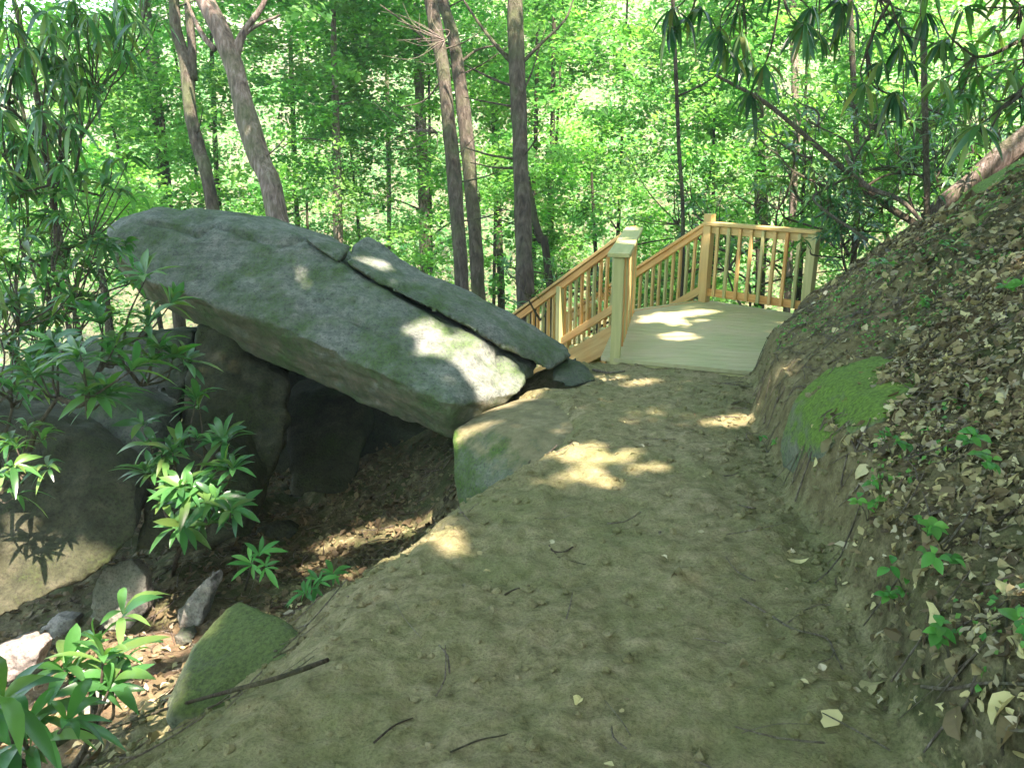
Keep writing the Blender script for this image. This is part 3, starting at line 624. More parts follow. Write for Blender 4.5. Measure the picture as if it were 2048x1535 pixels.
tree("background_tree", "brown trunk fading up into leaves, left of the forked stems", [(285, -10), (298, 60), (310, 150), (318, 260)], 16, [22, 24, 24, 24], M_BARK, high=1.5, seed=8)
tree("background_tree", "thin dark trunk beside the leaning trunk's right", [(583, 150), (586, 230), (590, 340), (596, 460)], 19, 10, M_BARKD, seed=9, rise=1, high=.5)
tree("slanting_sapling", "short dark sapling slanting right between the straight tree and the stair", [(1062, 400), (1070, 440), (1082, 480), (1094, 520)], 12.5, 15, M_BARKD, seed=10, rise=.8)
tree("sapling", "thin dark sapling just right of the straight tree", [(1072, 230), (1070, 320), (1066, 400), (1068, 500)], 14, 9, M_BARKD, seed=11, rise=1.5)
tree("sapling", "thin sapling above the head of the stair rail", [(1106, 180), (1104, 300), (1100, 400), (1104, 520)], 15, 10, M_BARKD, seed=12, rise=1.5)
tree("sapling", "slim dark sapling behind the sloping stair rail's upper end", [(1345, -10), (1352, 150), (1358, 300), (1366, 470)], 11, 8, M_BARKD, seed=13, rise=1.5)
tree("background_tree", "brown trunk above the deck's far corner post", [(1505, -10), (1515, 150), (1520, 300), (1524, 480)], 15, 20, M_BARK, seed=14, rise=1.5, high=1)
tree("background_tree", "grey trunk between the drooping dark leaf clusters at the top right", [(1585, -10), (1588, 80), (1590, 180), (1592, 300)], 14, 14, M_BARKP, seed=15, rise=1.5, high=1)
tree("sapling", "thin sapling behind the far guard rail", [(1700, -10), (1706, 150), (1712, 260), (1715, 400)], 11.5, 11, M_BARKD, seed=16, rise=1.5)
tree("slim_tree", "slim upright stem rooted on the bank's crest right of the deck", [(1846, -10), (1848, 150), (1852, 300), (1854, 440)], 8.2, 12, M_STEM, "tree",
     [([(1850, 270), (1820, 245), (1808, 200), (1806, 120)], 6), ([(1848, 110), (1900, 118), (1960, 120)], 5), ([(1848, 215), (1890, 230), (1930, 222)], 5)], seed=17, rise=1.0)
tree("background_tree", "dim trunk low between the close pair and the straight tree", [(990, 250), (993, 380), (998, 480), (1002, 580)], 18, 15, M_BARKD, seed=18, rise=2, high=.6)
tree("background_tree", "faint slim trunk in the bright gap left of the close pair", [(770, 60), (775, 200), (778, 380), (780, 520)], 22, 9, M_BARK, seed=19, rise=2, high=.8)
tree("background_tree", "slim trunk behind the leaning tree's foot at the left", [(428, 220), (432, 320), (440, 430)], 18, 10, M_BARKD, seed=20, rise=2, high=.6)
# understory trees that fill the wood with leaves
US = [(40, 230, 13.5, 1.0, "leafy young tree filling the far left under the sky gaps"), (230, 330, 15, 1.0, "bright leafy tree behind the slab's highest end"),
      (480, 200, 16, 1.05, "broad leafy crown behind the leaning trunk"), (700, 330, 18, 1.05, "pale green crown behind the bare pale trunk"),
      (860, 160, 17, 1.0, "leafy crown behind the close pair's upper trunks"), (1120, 250, 15, 1.0, "yellow green crown right of the straight tree"),
      (1250, 120, 17, 1.1, "bright crown above the stair"), (1420, 300, 15.5, 1.0, "leafy crown right above the deck's far corner"), (1600, 230, 14, .95, "leafy crown above the far guard rail"),
      (1800, 200, 14.5, 1.0, "leafy crown behind the slim stem on the bank's crest"), (1990, 130, 13.5, 1.0, "leafy crown at the right edge behind the drooping leaves"), (620, 470, 15, .8, "low bush of leaves just over the slab's middle"),
      (960, 480, 15, .8, "low leafy bush behind the feet of the close pair"), (1180, 450, 13, .7, "low leafy bush behind the stair"), (1500, 470, 14, .85, "low leafy bush behind the far guard rail"), (340, 90, 19, 1.1, "high crown behind the forked tree"),
      (120, 520, 13, .8, "low leafy bush left of the slab"), (1000, 60, 20, 1.1, "high crown behind the straight tree"), (1450, 60, 20, 1.1, "high crown over the deck far back")]
for k, (u, v, d, sc, lab) in enumerate(US):
    c = P(u, v, d); bx, by = c[0] + .3 * math.sin(k), c[1] + .2; bz = float(ground(bx, by)[0]) - .1
    low = "bush" in lab
    o = thing("leafy_bush" if low else "leafy_tree", lab, "bush" if low else "tree", (bx, by, bz), "leafy trees and bushes behind the slab and deck")
    mb = MB(); tube(mb, np.array([(bx, by, bz), (bx + .1, by, (bz + c[2]) / 2), c + V3((0, 0, 1.2 * sc))]), [.07, .05, .02], sides=8, n=16, rough=.1)
    for q in range(6):
        a = q * 1.05 + k; st = np.array([bx, by, bz]) * .45 + c * .55 + V3((0, 0, .25 * q))
        tube(mb, np.array([st, st + V3((math.cos(a) * .8, math.sin(a) * .8, .3)), st + V3((math.cos(a) * 1.7, math.sin(a) * 1.7, .5))]) , [.025, .015, .006], sides=5, n=8)
    link("trunk", mb.mesh("trunk", True, (bx, by, bz)), M_BARKD, o)
    cr = link("crown", CROWNS[k % 4], M_LEAF, o); cr.location = Vector(c - V3((bx, by, bz))); cr.rotation_euler = (0, 0, k * 1.3); cr.scale = (sc, sc, sc)
# far wood
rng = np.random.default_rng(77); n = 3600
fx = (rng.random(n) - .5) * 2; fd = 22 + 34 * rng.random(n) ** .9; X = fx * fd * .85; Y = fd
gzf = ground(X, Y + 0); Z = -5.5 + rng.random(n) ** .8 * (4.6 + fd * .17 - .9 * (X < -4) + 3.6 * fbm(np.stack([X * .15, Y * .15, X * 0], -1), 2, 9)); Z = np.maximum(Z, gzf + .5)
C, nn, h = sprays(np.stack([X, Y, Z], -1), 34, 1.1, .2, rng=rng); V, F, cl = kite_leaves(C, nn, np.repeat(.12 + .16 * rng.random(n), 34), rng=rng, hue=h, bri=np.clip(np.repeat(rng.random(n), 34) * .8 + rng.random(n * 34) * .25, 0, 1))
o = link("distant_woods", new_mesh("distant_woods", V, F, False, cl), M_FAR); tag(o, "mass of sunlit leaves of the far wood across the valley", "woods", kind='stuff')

# ------------------------------------------------------------------ unseen canopy added for shade, leaves carved to aim sun patches
SPOTS = [  # centre, radius along e1 (side), radius along e2
    (P(985, 735, 6.0), .34, .26), (P(1035, 760, 6.1), .16, .18), (P(905, 700, 6.0), .26, .16), (P(860, 650, 6.1), .12, .05), (P(750, 535, 6.7), .09, .10), (P(600, 560, 6.5), .01, .12),
    (P(1150, 900, 4.6), .13, .05), (P(1215, 922, 4.5), .16, .02), (P(1300, 942, 4.4), .10, .01), (P(1130, 975, 4.3), .16, .04), (P(1205, 985, 4.2), .07, .03), (P(885, 1130, 3.7), .06, .14), (P(810, 1155, 3.9), .1, .01),
    (P(1340, 630, 8.6), .28, .2), (P(1360, 672, 7.9), .12, .1), (P(1445, 458, 9.3), .2, .1), (P(1540, 470, 8.9), .2, .1), (P(1350, 640, 8.9), .5, .08), (P(1290, 748, 6.5), .1, .03), (P(1220, 745, 6.7), .1, .05),
    (G(860, 1042), .24, .05), (G(780, 1062), .2, .03), (G(700, 1080), .26, .05), (G(640, 1130), .1, .05), (G(700, 1150), .07, .03),
    (P(105, 1110, 4.8), .05, .05), (P(50, 1085, 4.8), .03, .09), (P(60, 1165, 4.7), .09, .03), (P(225, 1215, 4.4), .12, .12), (G(365, 1215), .12, .2), (G(100, 1300), .5, .16), (G(70, 1350), .5, .2), (G(160, 1410), .5, .2), (G(320, 1290), .3, .14),
    (G(360, 1370), .14, .14), (G(250, 1470), .16, .12), (G(420, 1200), .1, .06), (G(20, 1450), .3, .2),
    (P(1470, 838, 5.3), .12, .03), (P(1870, 770, 4.7), .10, .05), (P(1620, 690, 6.4), .1, .08), (P(1950, 360, 8.25), .7, .35), (P(2010, 312, 8.2), .4, .2), (P(1270, 470, 7.5), .1, .2), (P(1180, 560, 9.5), .5, .4), (P(1000, 815, 5.9), .2, .04), (P(1700, 420, 8.8), .2, .1),
]
e1 = np.cross(SUN, [0, 0, 1]); e1 /= np.linalg.norm(e1); e2 = np.cross(SUN, e1)
rng = np.random.default_rng(5); NC = 7600
gxr = rng.uniform(-7.5, 7.5, NC); gyr = rng.uniform(-1.5, 13.5, NC); hh = rng.uniform(7.5, 11.5, NC)
Cn = np.stack([gxr, gyr, np.zeros(NC)], -1) + SUN * (hh / SUN[2])[:, None]
ex_ = [P(290, 480, 6.8), P(250, 540, 6.7), P(350, 520, 6.6), P(40, 1090, 4.9), P(300, 450, 6.9)]   # extra sprays added to shade the slab's left end and left boulder
Cn = np.concatenate([Cn] + [c_ + SUN * (8 + 3.5 * rng.random((9, 1))) + rng.normal(size=(9, 3)) * .25 for c_ in ex_])
C, nn, h = sprays(Cn, 52, .55, .1, flat=.12, rng=rng)
keep = np.ones(len(C), bool)
for c_, ra, rb in SPOTS:
    q = C - c_; a = q @ e1; b_ = q @ e2; wv = .95 * fbm(np.stack([a * 6, b_ * 9, a * 0 + ra * 31], -1), 3, 3)
    keep &= (a / (ra + .065)) ** 2 + (b_ / (rb + .055)) ** 2 > 1 + wv
C, nn, h = C[keep], nn[keep], h[keep]
trunks = [((4.6, -3.2), "unseen canopy tree added for shade on the bank behind the viewer"), ((-2.6, -5.0), "unseen canopy tree added for shade below the path behind the viewer"), ((7.2, 2.6), "unseen canopy tree added for shade up the bank to the right of the path"), ((-4.9, 2.4), "unseen canopy tree added for shade in the hollow to the left of the path")]
tp = np.array([q[0] for q in trunks]); near = np.argmin(((C[:, None, :2] - tp[None]) ** 2).sum(-1), 1)
for k, ((x, y), lab) in enumerate(trunks):
    z = float(ground(x, y)[0]) - .1; o = thing("added_canopy_tree", lab, "tree", (x, y, z), "unseen tall trees added to shade the path"); s_ = near == k
    V, F, cl = kite_leaves(C[s_], nn[s_], np.full(int(s_.sum()), .13), rng=rng, hue=h[s_]); link("crown", new_mesh("crown", V - V3((x, y, z)), F, False, cl), M_CAN, o)
    mb = MB(); tube(mb, np.array([(0, 0, 0), (.1, .05, 4), (0, .2, 8), (.1, 0, 11)]), [.2, .17, .13, .05], sides=12, n=24, rough=.1)
    cc_ = C[s_]
    for q in range(9):
        tgt = cc_[rng.integers(len(cc_))] - V3((x, y, z)); st = np.array([0, .1, 5.5 + .5 * q]); tube(mb, np.array([st, (st + tgt) / 2 + V3((0, 0, .3)), tgt]), [.06, .035, .01], sides=6, n=12)
    link("trunk", mb.mesh("trunk", True), M_BARK, o)
for x, y, z, wh in [(-6.5, -5.5, 2.5, 'in the hollow behind the viewer'), (-2.5, -7, 3, 'just below the path behind the viewer'), (1.5, -7, 3, 'on the path edge behind the viewer'), (5, -6.5, 4, 'on the bank behind the viewer'), (8.5, -3, 5.5, 'high on the bank right of the viewer'), (-8.5, -1.5, 2, 'in the hollow left of the viewer'), (10.5, 1, 7, 'on the bank beyond the right edge'), (-10.5, 3, 1.5, 'in the hollow beyond the left edge')]:
    gz_ = float(ground(x, y)[0]) - .1; o = thing("added_understory_tree", "unseen leafy tree added to block skylight " + wh, "tree", (x, y, gz_), "unseen leafy trees added round the viewer")  # unseen trees added to block low skylight and keep the hollow dark
    c = link("crown", CROWNS[int(x * 2) % 4], M_LEAF, o); c.location = (0, 0, z - gz_); c.scale = (1.35, 1.35, 1.2); c.rotation_euler = (0, 0, x)
    mb = MB(); tube(mb, np.array([(0, 0, 0), (.05, 0, 2), (0, .1, z - gz_ + 1.5)]), [.08, .06, .02], sides=8, n=14); link("trunk", mb.mesh("trunk"), M_BARKD, o)

# ------------------------------------------------------------------ rhododendrons
def blade(mb, o, d, up, L, W, droop, hue, bri, seg=5):
    """one long leaf: folded along its rib, arching"""
    d = d / np.linalg.norm(d); s_ = np.cross(d, up); s_ /= np.linalg.norm(s_) + 1e-9; n_ = np.cross(s_, d)
    t = np.linspace(0, 1, seg + 1); w_ = W * .5 * np.array([.12, .62, .95, 1.0, .7, .04])[:seg + 1] if seg == 5 else W * .5 * np.sin(math.pi * np.clip(t * .92 + .06, 0, 1))
    mid = o + d * (L * t)[:, None] - np.array([0, 0, 1.0]) * (droop * L * t ** 2)[:, None] + n_ * (.04 * L * np.sin(t * 3.1))[:, None]
    lf = mid + s_ * w_[:, None] + n_ * (w_ * .32)[:, None]; rt = mid - s_ * w_[:, None] + n_ * (w_ * .32)[:, None]
    V = np.stack([lf, mid, rt], 1).reshape(-1, 3); i = np.arange(seg) * 3
    F = np.vstack([np.stack([i, i + 1, i + 4, i + 3], -1), np.stack([i + 1, i + 2, i + 5, i + 4], -1)])
    mb.add(V, F, (hue, bri, 0))
def whorl(mb, c, axis_, L, rng, nl=10, spread=(0.15, 1.0), droop=.35, hue=(0, .7), aspect=.21):
    axis_ = axis_ / np.linalg.norm(axis_); r = rng.normal(size=3); a = np.cross(axis_, r); a /= np.linalg.norm(a); b_ = np.cross(axis_, a)
    off = rng.random() * 6.28
    for k in range(nl):
        th = off + k * 2.399; el = spread[0] + (spread[1] - spread[0]) * rng.random()
        d = (a * math.cos(th) + b_ * math.sin(th)) * math.cos(el) + axis_ * math.sin(el)
        if rng.random() < .12: continue
        l_ = L * (.55 + .6 * rng.random()); blade(mb, c + axis_ * .012 * (k % 3), d, axis_ + rng.normal(size=3) * .15, l_, l_ * aspect * (.85 + .3 * rng.random()), droop * (.5 + rng.random()), hue[0] + (hue[1] - hue[0]) * rng.random(), rng.random())
def rhodo(name, label, whorls, base, L, mat, seed, nl=10, droop=.35, spread=(.1, 1.0), hue=(0, .7), ax_=(0, 0, 1), jit=.35, stem=.008, cat="shrub", fork=.5, group=None, dup=0, djit=45):
    rng = np.random.default_rng(seed); base = V3(base); o = thing(name, label, cat, base, group)
    whorls = list(whorls) + [(u + rng.normal() * djit, v + rng.normal() * djit, d + rng.normal() * .18) for _ in range(dup) for u, v, d in whorls]; fm, sm = MB(), MB()
    pts = np.array([P(*w_) for w_ in whorls]); cen = pts.mean(0)
    nc = max(1, int(round(len(pts) / 4.5))); ck = pts[rng.choice(len(pts), nc, replace=False)]
    for _ in range(5):
        own = np.argmin(((pts[:, None] - ck[None]) ** 2).sum(-1), 1); ck = np.array([pts[own == q].mean(0) if (own == q).any() else ck[q] for q in range(nc)])
    nodes = [base]
    order = np.argsort(np.linalg.norm(ck - base, axis=1)); hubs = {}
    for q in order:      # limbs grow from the nearest limb already there
        h_ = ck[q] + (base - ck[q]) * (.12 + .1 * rng.random()) + np.array([0, 0, -.05]); src = min(nodes, key=lambda z: np.linalg.norm(z - h_) + .35 * np.linalg.norm(z - base))
        mid_ = src + (h_ - src) * .5 + rng.normal(size=3) * .09 * np.linalg.norm(h_ - src); tube(sm, np.array([src, mid_, h_]), [stem * 2.0, stem * 1.7, stem * 1.3], sides=7, n=12, rough=.1); nodes += [h_, mid_]; hubs[q] = h_
    for p, ow in zip(pts, own):
        hub = hubs[ow]; axv = V3(ax_) + rng.normal(size=3) * jit + (p - hub) / (np.linalg.norm(p - hub) + .2) * .35
        whorl(fm, p, axv, L, rng, nl + int(rng.integers(-2, 3)), spread, droop, hue)
        m_ = (hub + p) / 2 + rng.normal(size=3) * .03 + V3((0, 0, -.04)); tube(sm, np.array([hub, m_, p]), [stem * 1.1, stem * .8, stem * .5], sides=5, n=9)
    link("foliage", fm.mesh("foliage", True, base), mat, o); link("stem", sm.mesh("stem", True, base), M_STEM, o); return o
rhodo("rhododendron", "rhododendron with stacked leaf whorls in front of the dark boulder", [(392, 800, 4.7), (395, 880, 4.6), (345, 905, 4.6), (450, 880, 4.7), (310, 950, 4.7), (455, 940, 4.6), (380, 985, 4.5), (430, 1000, 4.5), (475, 1020, 4.6), (365, 1055, 4.5), (415, 1050, 4.5), (330, 1010, 4.6), (300, 890, 4.8)],
      G(345, 1150), .2, M_RHODO, 1, 12, .3, hue=(.3, .9), dup=1, djit=22)
rhodo("rhododendron", "rhododendron with wide pale green whorls under the slab's left end", [(155, 725, 4.2), (262, 742, 4.3), (232, 690, 4.5), (320, 700, 4.7), (205, 650, 4.6), (300, 640, 4.9), (70, 760, 4.3), (110, 690, 4.5), (215, 790, 4.4), (340, 610, 5.2), (170, 790, 4.2), (345, 720, 4.8)],
      P(60, 900, 4.6), .23, M_RHODO, 2, 13, .3, hue=(.35, .9), fork=.45, dup=1, djit=30)
rhodo("rhododendron", "near rhododendron branch with large leaves in the bottom left corner", [(200, 1290, 2.75), (140, 1350, 2.7), (250, 1330, 2.8), (55, 1445, 2.35), (10, 1420, 2.3), (225, 1370, 2.7), (40, 1500, 2.3)],
      P(60, 1640, 2.75), .2, M_RHODO, 3, 9, .45, hue=(.4, .85), fork=.6, dup=1, djit=22)
rhodo("rhododendron", "rhododendron stems and dark leaves along the left edge beside the slab", [(25, 890, 4.4), (15, 960, 4.3), (40, 610, 5.0), (80, 520, 5.2), (30, 450, 5.2), (120, 440, 5.4), (60, 660, 4.9), (105, 570, 5.2), (150, 500, 5.5), (190, 450, 5.7), (20, 540, 4.9), (-20, 700, 4.6), (150, 600, 5.5), (-10, 800, 4.5), (70, 720, 4.7), (110, 640, 5.0), (40, 390, 5.4), (170, 540, 5.4)],
      P(-60, 1080, 4.8), .17, M_RHODO, 4, 12, .6, hue=(.35, 1), fork=.5, stem=.006, dup=4, djit=60)
rhodo("rhododendron", "rhododendron whorls coloured pale as if sunlit above the slab's high left end", [(220, 372, 6.6), (262, 402, 6.7), (180, 410, 6.6), (140, 372, 6.4), (300, 425, 7.2), (95, 400, 6.3)],
      P(60, 760, 6.9), .22, M_SEED, 5, 12, .25, hue=(.5, 1), fork=.6)  # paler seedling leaf colour stands in for sunlight on these whorls
rhodo("rhododendron", "tall rhododendron with drooping leaves in the top left corner", [(20, 120, 5.6), (60, 95, 5.8), (120, 140, 5.8), (140, 170, 5.6), (20, 190, 5.6), (70, 215, 5.8), (110, 250, 5.9), (200, 30, 5.8), (240, 110, 5.8), (30, 270, 5.4), (95, 30, 5.6), (175, 95, 5.9), (250, 20, 5.9), (10, 40, 5.4), (60, 310, 5.5), (120, 330, 6), (0, 340, 5.4)],
      P(105, 620, 6.3), .165, M_RHODO, 6, 11, .8, (-.8, .4), hue=(.3, 1), fork=.55, stem=.006, dup=4, djit=60)
top = []; rr = random.Random(3)
for u, v in [(1440, 60), (1490, 120), (1480, 20), (1400, 20), (1340, 60), (1500, 190), (1620, 20), (1640, 80), (1600, 60), (1700, 10), (1745, 70), (1760, 130), (1800, 60), (1790, 190), (1850, 30), (1880, 90)]:
    top.append((u, v, 4.6 + rr.random() * .6))
rhodo("rhododendron", "overhanging rhododendron bough with dark drooping leaf clusters at the top right", top, P(1560, -420, 5.2), .155, M_RHODOD, 7, 12, .55, (-1.15, -.1), hue=(0, .9), fork=.55, stem=.006, dup=1, djit=40)
top = [(u, v, 4.3 + rr.random() * .5) for u, v in [(1930, 20), (1990, 60), (1960, 150), (2030, 130), (1910, 200), (2040, 20), (1930, 95), (2000, 210), (2050, 220), (1960, 255), (2045, 80), (1880, 160)]]
rhodo("rhododendron", "yellowish rhododendron bough hanging at the right edge of the frame", top, P(2220, -60, 4.4), .16, M_RHODO, 8, 11, .5, (-.9, .3), hue=(.45, 1), fork=.4, stem=.006, dup=1, djit=40)
rr = random.Random(9); th = []
for k in range(70):
    u = 1500 + rr.random() * 420; v = 200 + rr.random() * 270
    if v > 480 - (u - 1600) * .45 and u > 1700: v -= 100
    th.append((u, v, 8.9 + rr.random() * 2.2))
rhodo("rhododendron_thicket", "grey green rhododendron thicket with tangled stems behind the deck's right post", th, G(1850, 470) + V3((-.2, .5, -.1)), .2, M_RHODO, 10, 9, .4, (-.3, .8), hue=(.3, 1), fork=.25, stem=.007, dup=2, djit=50)
rr = random.Random(12); th = [(1340 + rr.random() * 330, 330 + rr.random() * 200, 11 + rr.random() * 1.5) for k in range(34)]
rhodo("rhododendron_thicket", "leafy rhododendron thicket seen through the deck's far balusters", th, P(1500, 640, 12), .2, M_RHODO, 14, 9, .4, (-.2, .8), hue=(.4, 1), fork=.3, stem=.010, dup=1)
rr = random.Random(15); th = [(1000 + rr.random() * 220, 520 + rr.random() * 90, 9.8 + rr.random() * 1.6) for k in range(30)]
rhodo("low_shrub", "low dark green shrub between the slab's crest and the stair rail", th, P(1080, 640, 10.6), .15, M_RHODO, 16, 9, .3, (0, .9), hue=(.1, .7), fork=.4)
rhodo("low_shrub", "glossy dark low shrub on the bank right of the deck's end post", [(1660, 430, 7.9), (1690, 445, 7.8), (1720, 425, 7.8), (1675, 465, 7.8), (1710, 475, 7.6), (1740, 450, 7.7), (1650, 480, 7.9)], G(1700, 530), .17, M_RHODO, 17, 10, .5, (0, .8), hue=(0, .5), fork=.3, dup=1, djit=25)
rhodo("small_rhododendron", "small single whorl rhododendron left of the mossy wedge rock's tip", [(518, 1112, 4.15), (530, 1135, 4.1), (505, 1130, 4.15)], G(490, 1180), .13, M_SEED, 18, 8, .2, (.1, .8), hue=(0, .7), fork=.6, stem=.004)
rhodo("low_plant", "low dark plant with narrow leaves at the foot of the path's slope", [(612, 1190, 3.95), (640, 1165, 4.05), (665, 1150, 4.1), (625, 1175, 4.0)], G(635, 1195), .12, M_SEED, 19, 8, .3, (0, .7), hue=(0, .4), fork=.5, stem=.003, cat="plant")
rr = random.Random(21)
for lab, u0, v0, u1, v1, d, n_ in [("leafy shrub on the bank's crest just right of the deck's end post", 1630, 330, 1780, 470, 8.2, 26), ("dense shrub on the bank's crest behind the slim upright stem", 1780, 230, 1920, 400, 8.6, 26), ("shrub with small leaves above the mossy rock at the right edge", 1900, 170, 2060, 300, 8.6, 22)]:
    q = [(u0 + (u1 - u0) * rr.random(), v0 + (v1 - v0) * rr.random(), d + rr.uniform(-.5, .5)) for _ in range(n_)]
    bx, by = P((u0 + u1) / 2, v1, d)[:2]; rhodo("crest_shrub", lab, q, (bx, by, float(ground(bx, by)[0])), .14, M_RHODO, int(u0), 10, .4, (-.4, .8), hue=(.2, 1), fork=.3, stem=.005, dup=1, djit=30)
p = np.array([P(1850, 436, 8.3), P(1930, 372, 8.25), P(2000, 318, 8.2), P(2100, 240, 8.1)]); base = p[0].copy(); mb = MB(); tube(mb, p - base, [.07, .10, .12, .14], sides=14, n=40, rough=.22, seed=5)
tag(link("fallen_log", mb.mesh("fallen_log"), M_BARKP, None, base), "pale fallen log lying on the bank's crest at the right edge", "log")
# diagonal dead boughs
for lab, pts, d, w_, m_ in [
    ("long bare bough slanting down right to the bank's crest", [(1430, 150), (1530, 205), (1620, 280), (1700, 350), (1770, 410), (1870, 470)], [8.8, 8.8, 8.7, 8.6, 8.5, 8.2], [6, 9, 10, 11, 13, 15], M_STEM),
    ("short brown bough crossing below the long slanting bough", [(1690, 310), (1730, 370), (1800, 400), (1850, 450)], [8.3, 8.3, 8.2, 8.1], [8, 11, 9, 8], M_STICK),
    ("dark arching stem at the left edge above the slab", [(-30, 200), (20, 220), (70, 270), (100, 345), (110, 420), (115, 520)], [5.8, 5.8, 5.9, 6, 6.1, 6.2], [7, 8, 9, 10, 11, 12], M_DSTICK),
    ("upright brown stem rising to the top left corner", [(22, -20), (45, 70), (62, 150), (80, 230), (98, 350), (130, 540)], [6.3] * 6, [9, 10, 10, 11, 12, 13], M_STEM),
    ("brown shrub stem standing left of the slab's underside", [(200, 540), (212, 600), (222, 690)], [6.4, 6.3, 6.2], [14, 15, 17], M_STEM)]:
    base = P(*pts[-1], d[-1]); o = thing("bare_bough", lab, "stem", base); mb = MB(); px_tube(mb, pts, d, w_, sides=7, n=26, rough=.1)
    link("stem", mb.mesh("stem", True, base), m_, o)
# fine bare twigs high between the trunks
rng = np.random.default_rng(31)
for k, (u0, v0, d0, lab) in enumerate([(815, 60, 11.5, "spray of pale bare twigs left of the close pair's tops"), (800, 245, 11.5, "pale bare twigs drooping beside the close pair"), (1900, 420, 8.0, "bare twigs on the bank's crest at the right")]):
    base = P(u0 + 75, v0 + 20, d0); o = thing("bare_twigs", lab, "twig", base); mb = MB()
    for q in range(16):
        a = P(u0 + 75, v0 + 20, d0); e_ = P(u0 - 60 + rng.random() * 120, v0 - 60 + rng.random() * 130, d0 + rng.normal() * .4); tube(mb, np.array([a, (a + e_) / 2 + rng.normal(size=3) * .1, e_]), [.007, .005, .003], sides=4, n=8)
    link("twig", mb.mesh("twig", True, base), M_BARKP, o)

# ------------------------------------------------------------------ litter, sticks, seedlings
def ground_normal(x, y):
    e = .04; gx_ = (ground(x + e, y, False) - ground(x - e, y, False)) / (2 * e); gy_ = (ground(x, y + e, False) - ground(x, y - e, False)) / (2 * e)
    n_ = np.stack([-gx_, -gy_, np.ones_like(gx_)], -1); return n_ / np.linalg.norm(n_, axis=1)[:, None]
def dead_leaves(x, y, size, lift=.012, tilt=.35, rng=RNG, hue=None):
    n = len(x); nn = ground_normal(x, y); C = np.stack([x, y, ground(x, y)], -1) + nn * (lift + rng.random(n)[:, None] * lift * 1.5)
    nn = nn + rng.normal(size=(n, 3)) * tilt; nn /= np.linalg.norm(nn, axis=1)[:, None]
    r = rng.normal(size=(n, 3)); a = np.cross(nn, r); a /= np.linalg.norm(a, axis=1)[:, None]; b_ = np.cross(nn, a)
    L = (size * (.5 + .9 * rng.random(n)))[:, None]; W = L * (.35 + .4 * rng.random(n))[:, None]; cu = (rng.normal(size=n) * .18)[:, None] * L; cu2 = np.abs(rng.normal(size=n) * .15)[:, None] * L
    rows = []
    for t_, w0 in ((-.5, .03), (-.33, .62), (-.1, 1.0), (.12, .92), (.33, .55), (.5, .02)):
        m_ = C + a * L * t_ + nn * cu * (t_ * 2) ** 2
        jag = 1 + .3 * rng.normal(size=(n, 1)) * (w0 > .1)
        rows += [m_ + b_ * W * .5 * w0 * jag + nn * cu2 * w0, m_, m_ - b_ * W * .5 * w0 * (1 + .3 * rng.normal(size=(n, 1)) * (w0 > .1)) + nn * cu2 * w0]
    V = np.stack(rows, 1).reshape(-1, 3); k0 = (np.arange(n) * 18)[:, None]; F = []
    for s_ in range(5):
        i0 = s_ * 3; F += [k0 + np.array([i0, i0 + 1, i0 + 4, i0 + 3]), k0 + np.array([i0 + 1, i0 + 2, i0 + 5, i0 + 4])]
    F = np.concatenate(F); hue = rng.random(n) if hue is None else hue
    return V, F, np.stack([np.repeat(hue, 18), np.repeat(rng.random(n), 18), np.zeros(n * 18)], -1)
rng = np.random.default_rng(61)
n = 290000; x = rng.uniform(.9, 6.8, n); y = .9 + 9.6 * rng.random(n) ** 1.65; x = np.where((y < 4) & (x > 4.2), x - 2.6, x); dr_, dl_ = fields(x, y)
cl_ = fbm(np.stack([x * 1.8, y * 1.8, x * 0], -1), 3, 66)
dens = ss(dr_, np.interp(y, [2.6, 4], [-.02, .10]), np.interp(y, [2.6, 4], [.22, .55])) * np.clip(.7 + .6 * cl_, .25, 1) * np.interp(y, [1, 3, 6, 9], [.75, .7, .5, .45]) * (1 - .85 * ss(dr_, 1.25, .55) * ss(y, 3.4, 4.4))
k = rng.random(n) < dens; x, y = x[k], y[k]
V, F, cl = dead_leaves(x, y, (.022 + .020 * rng.random(len(x))) * (1 + 1.1 * (rng.random(len(x)) > .93)) * np.interp(y, [2, 6], [.95, 1.25]), .007, .6, rng=rng, hue=np.where(rng.random(len(x)) < .05, .5 + .5 * rng.random(len(x)), rng.random(len(x)) ** 1.5 * .72))
x2 = rng.uniform(-5, .4, 14000); y2 = rng.uniform(1.2, 7.5, 14000); dr_, dl_ = fields(x2, y2)
k = rng.random(14000) < ss(dl_, .5, 1.4) * np.clip(.6 + .6 * fbm(np.stack([x2 * 2, y2 * 2, x2 * 0], -1), 3, 67), 0, 1) * .8; x2, y2 = x2[k], y2[k]
V2, F2, cl2 = dead_leaves(x2, y2, np.full(len(x2), .06), rng=rng, hue=np.where((y2 > 4.5) | (rng.random(len(x2)) < .4), rng.random(len(x2)) * .10, rng.random(len(x2)) ** 1.3))  # leaves inside the hollow coloured dark to deepen its shade
x3 = rng.uniform(-.9, 2.2, 420); y3 = rng.uniform(1.2, 6.6, 420); dr_, dl_ = fields(x3, y3); k = (dr_ < .05) & (dl_ < .3) & (rng.random(420) < .35 + ss(dr_, -.5, 0) * .6); x3, y3 = x3[k], y3[k]
V3_, F3_, cl3 = dead_leaves(x3, y3, np.full(len(x3), .03), .004, .2, rng=rng)
VV = np.concatenate([V, V2, V3_]); FF = np.concatenate([F, F2 + len(V), F3_ + len(V) + len(V2)])
tag(link("leaf_litter", new_mesh("leaf_litter", VV, FF, False, np.concatenate([cl, cl2, cl3])), M_LITTER), "brown and tan dead leaves strewn over the bank and the hollow floor", "leaf litter", kind='stuff')
mb = MB()
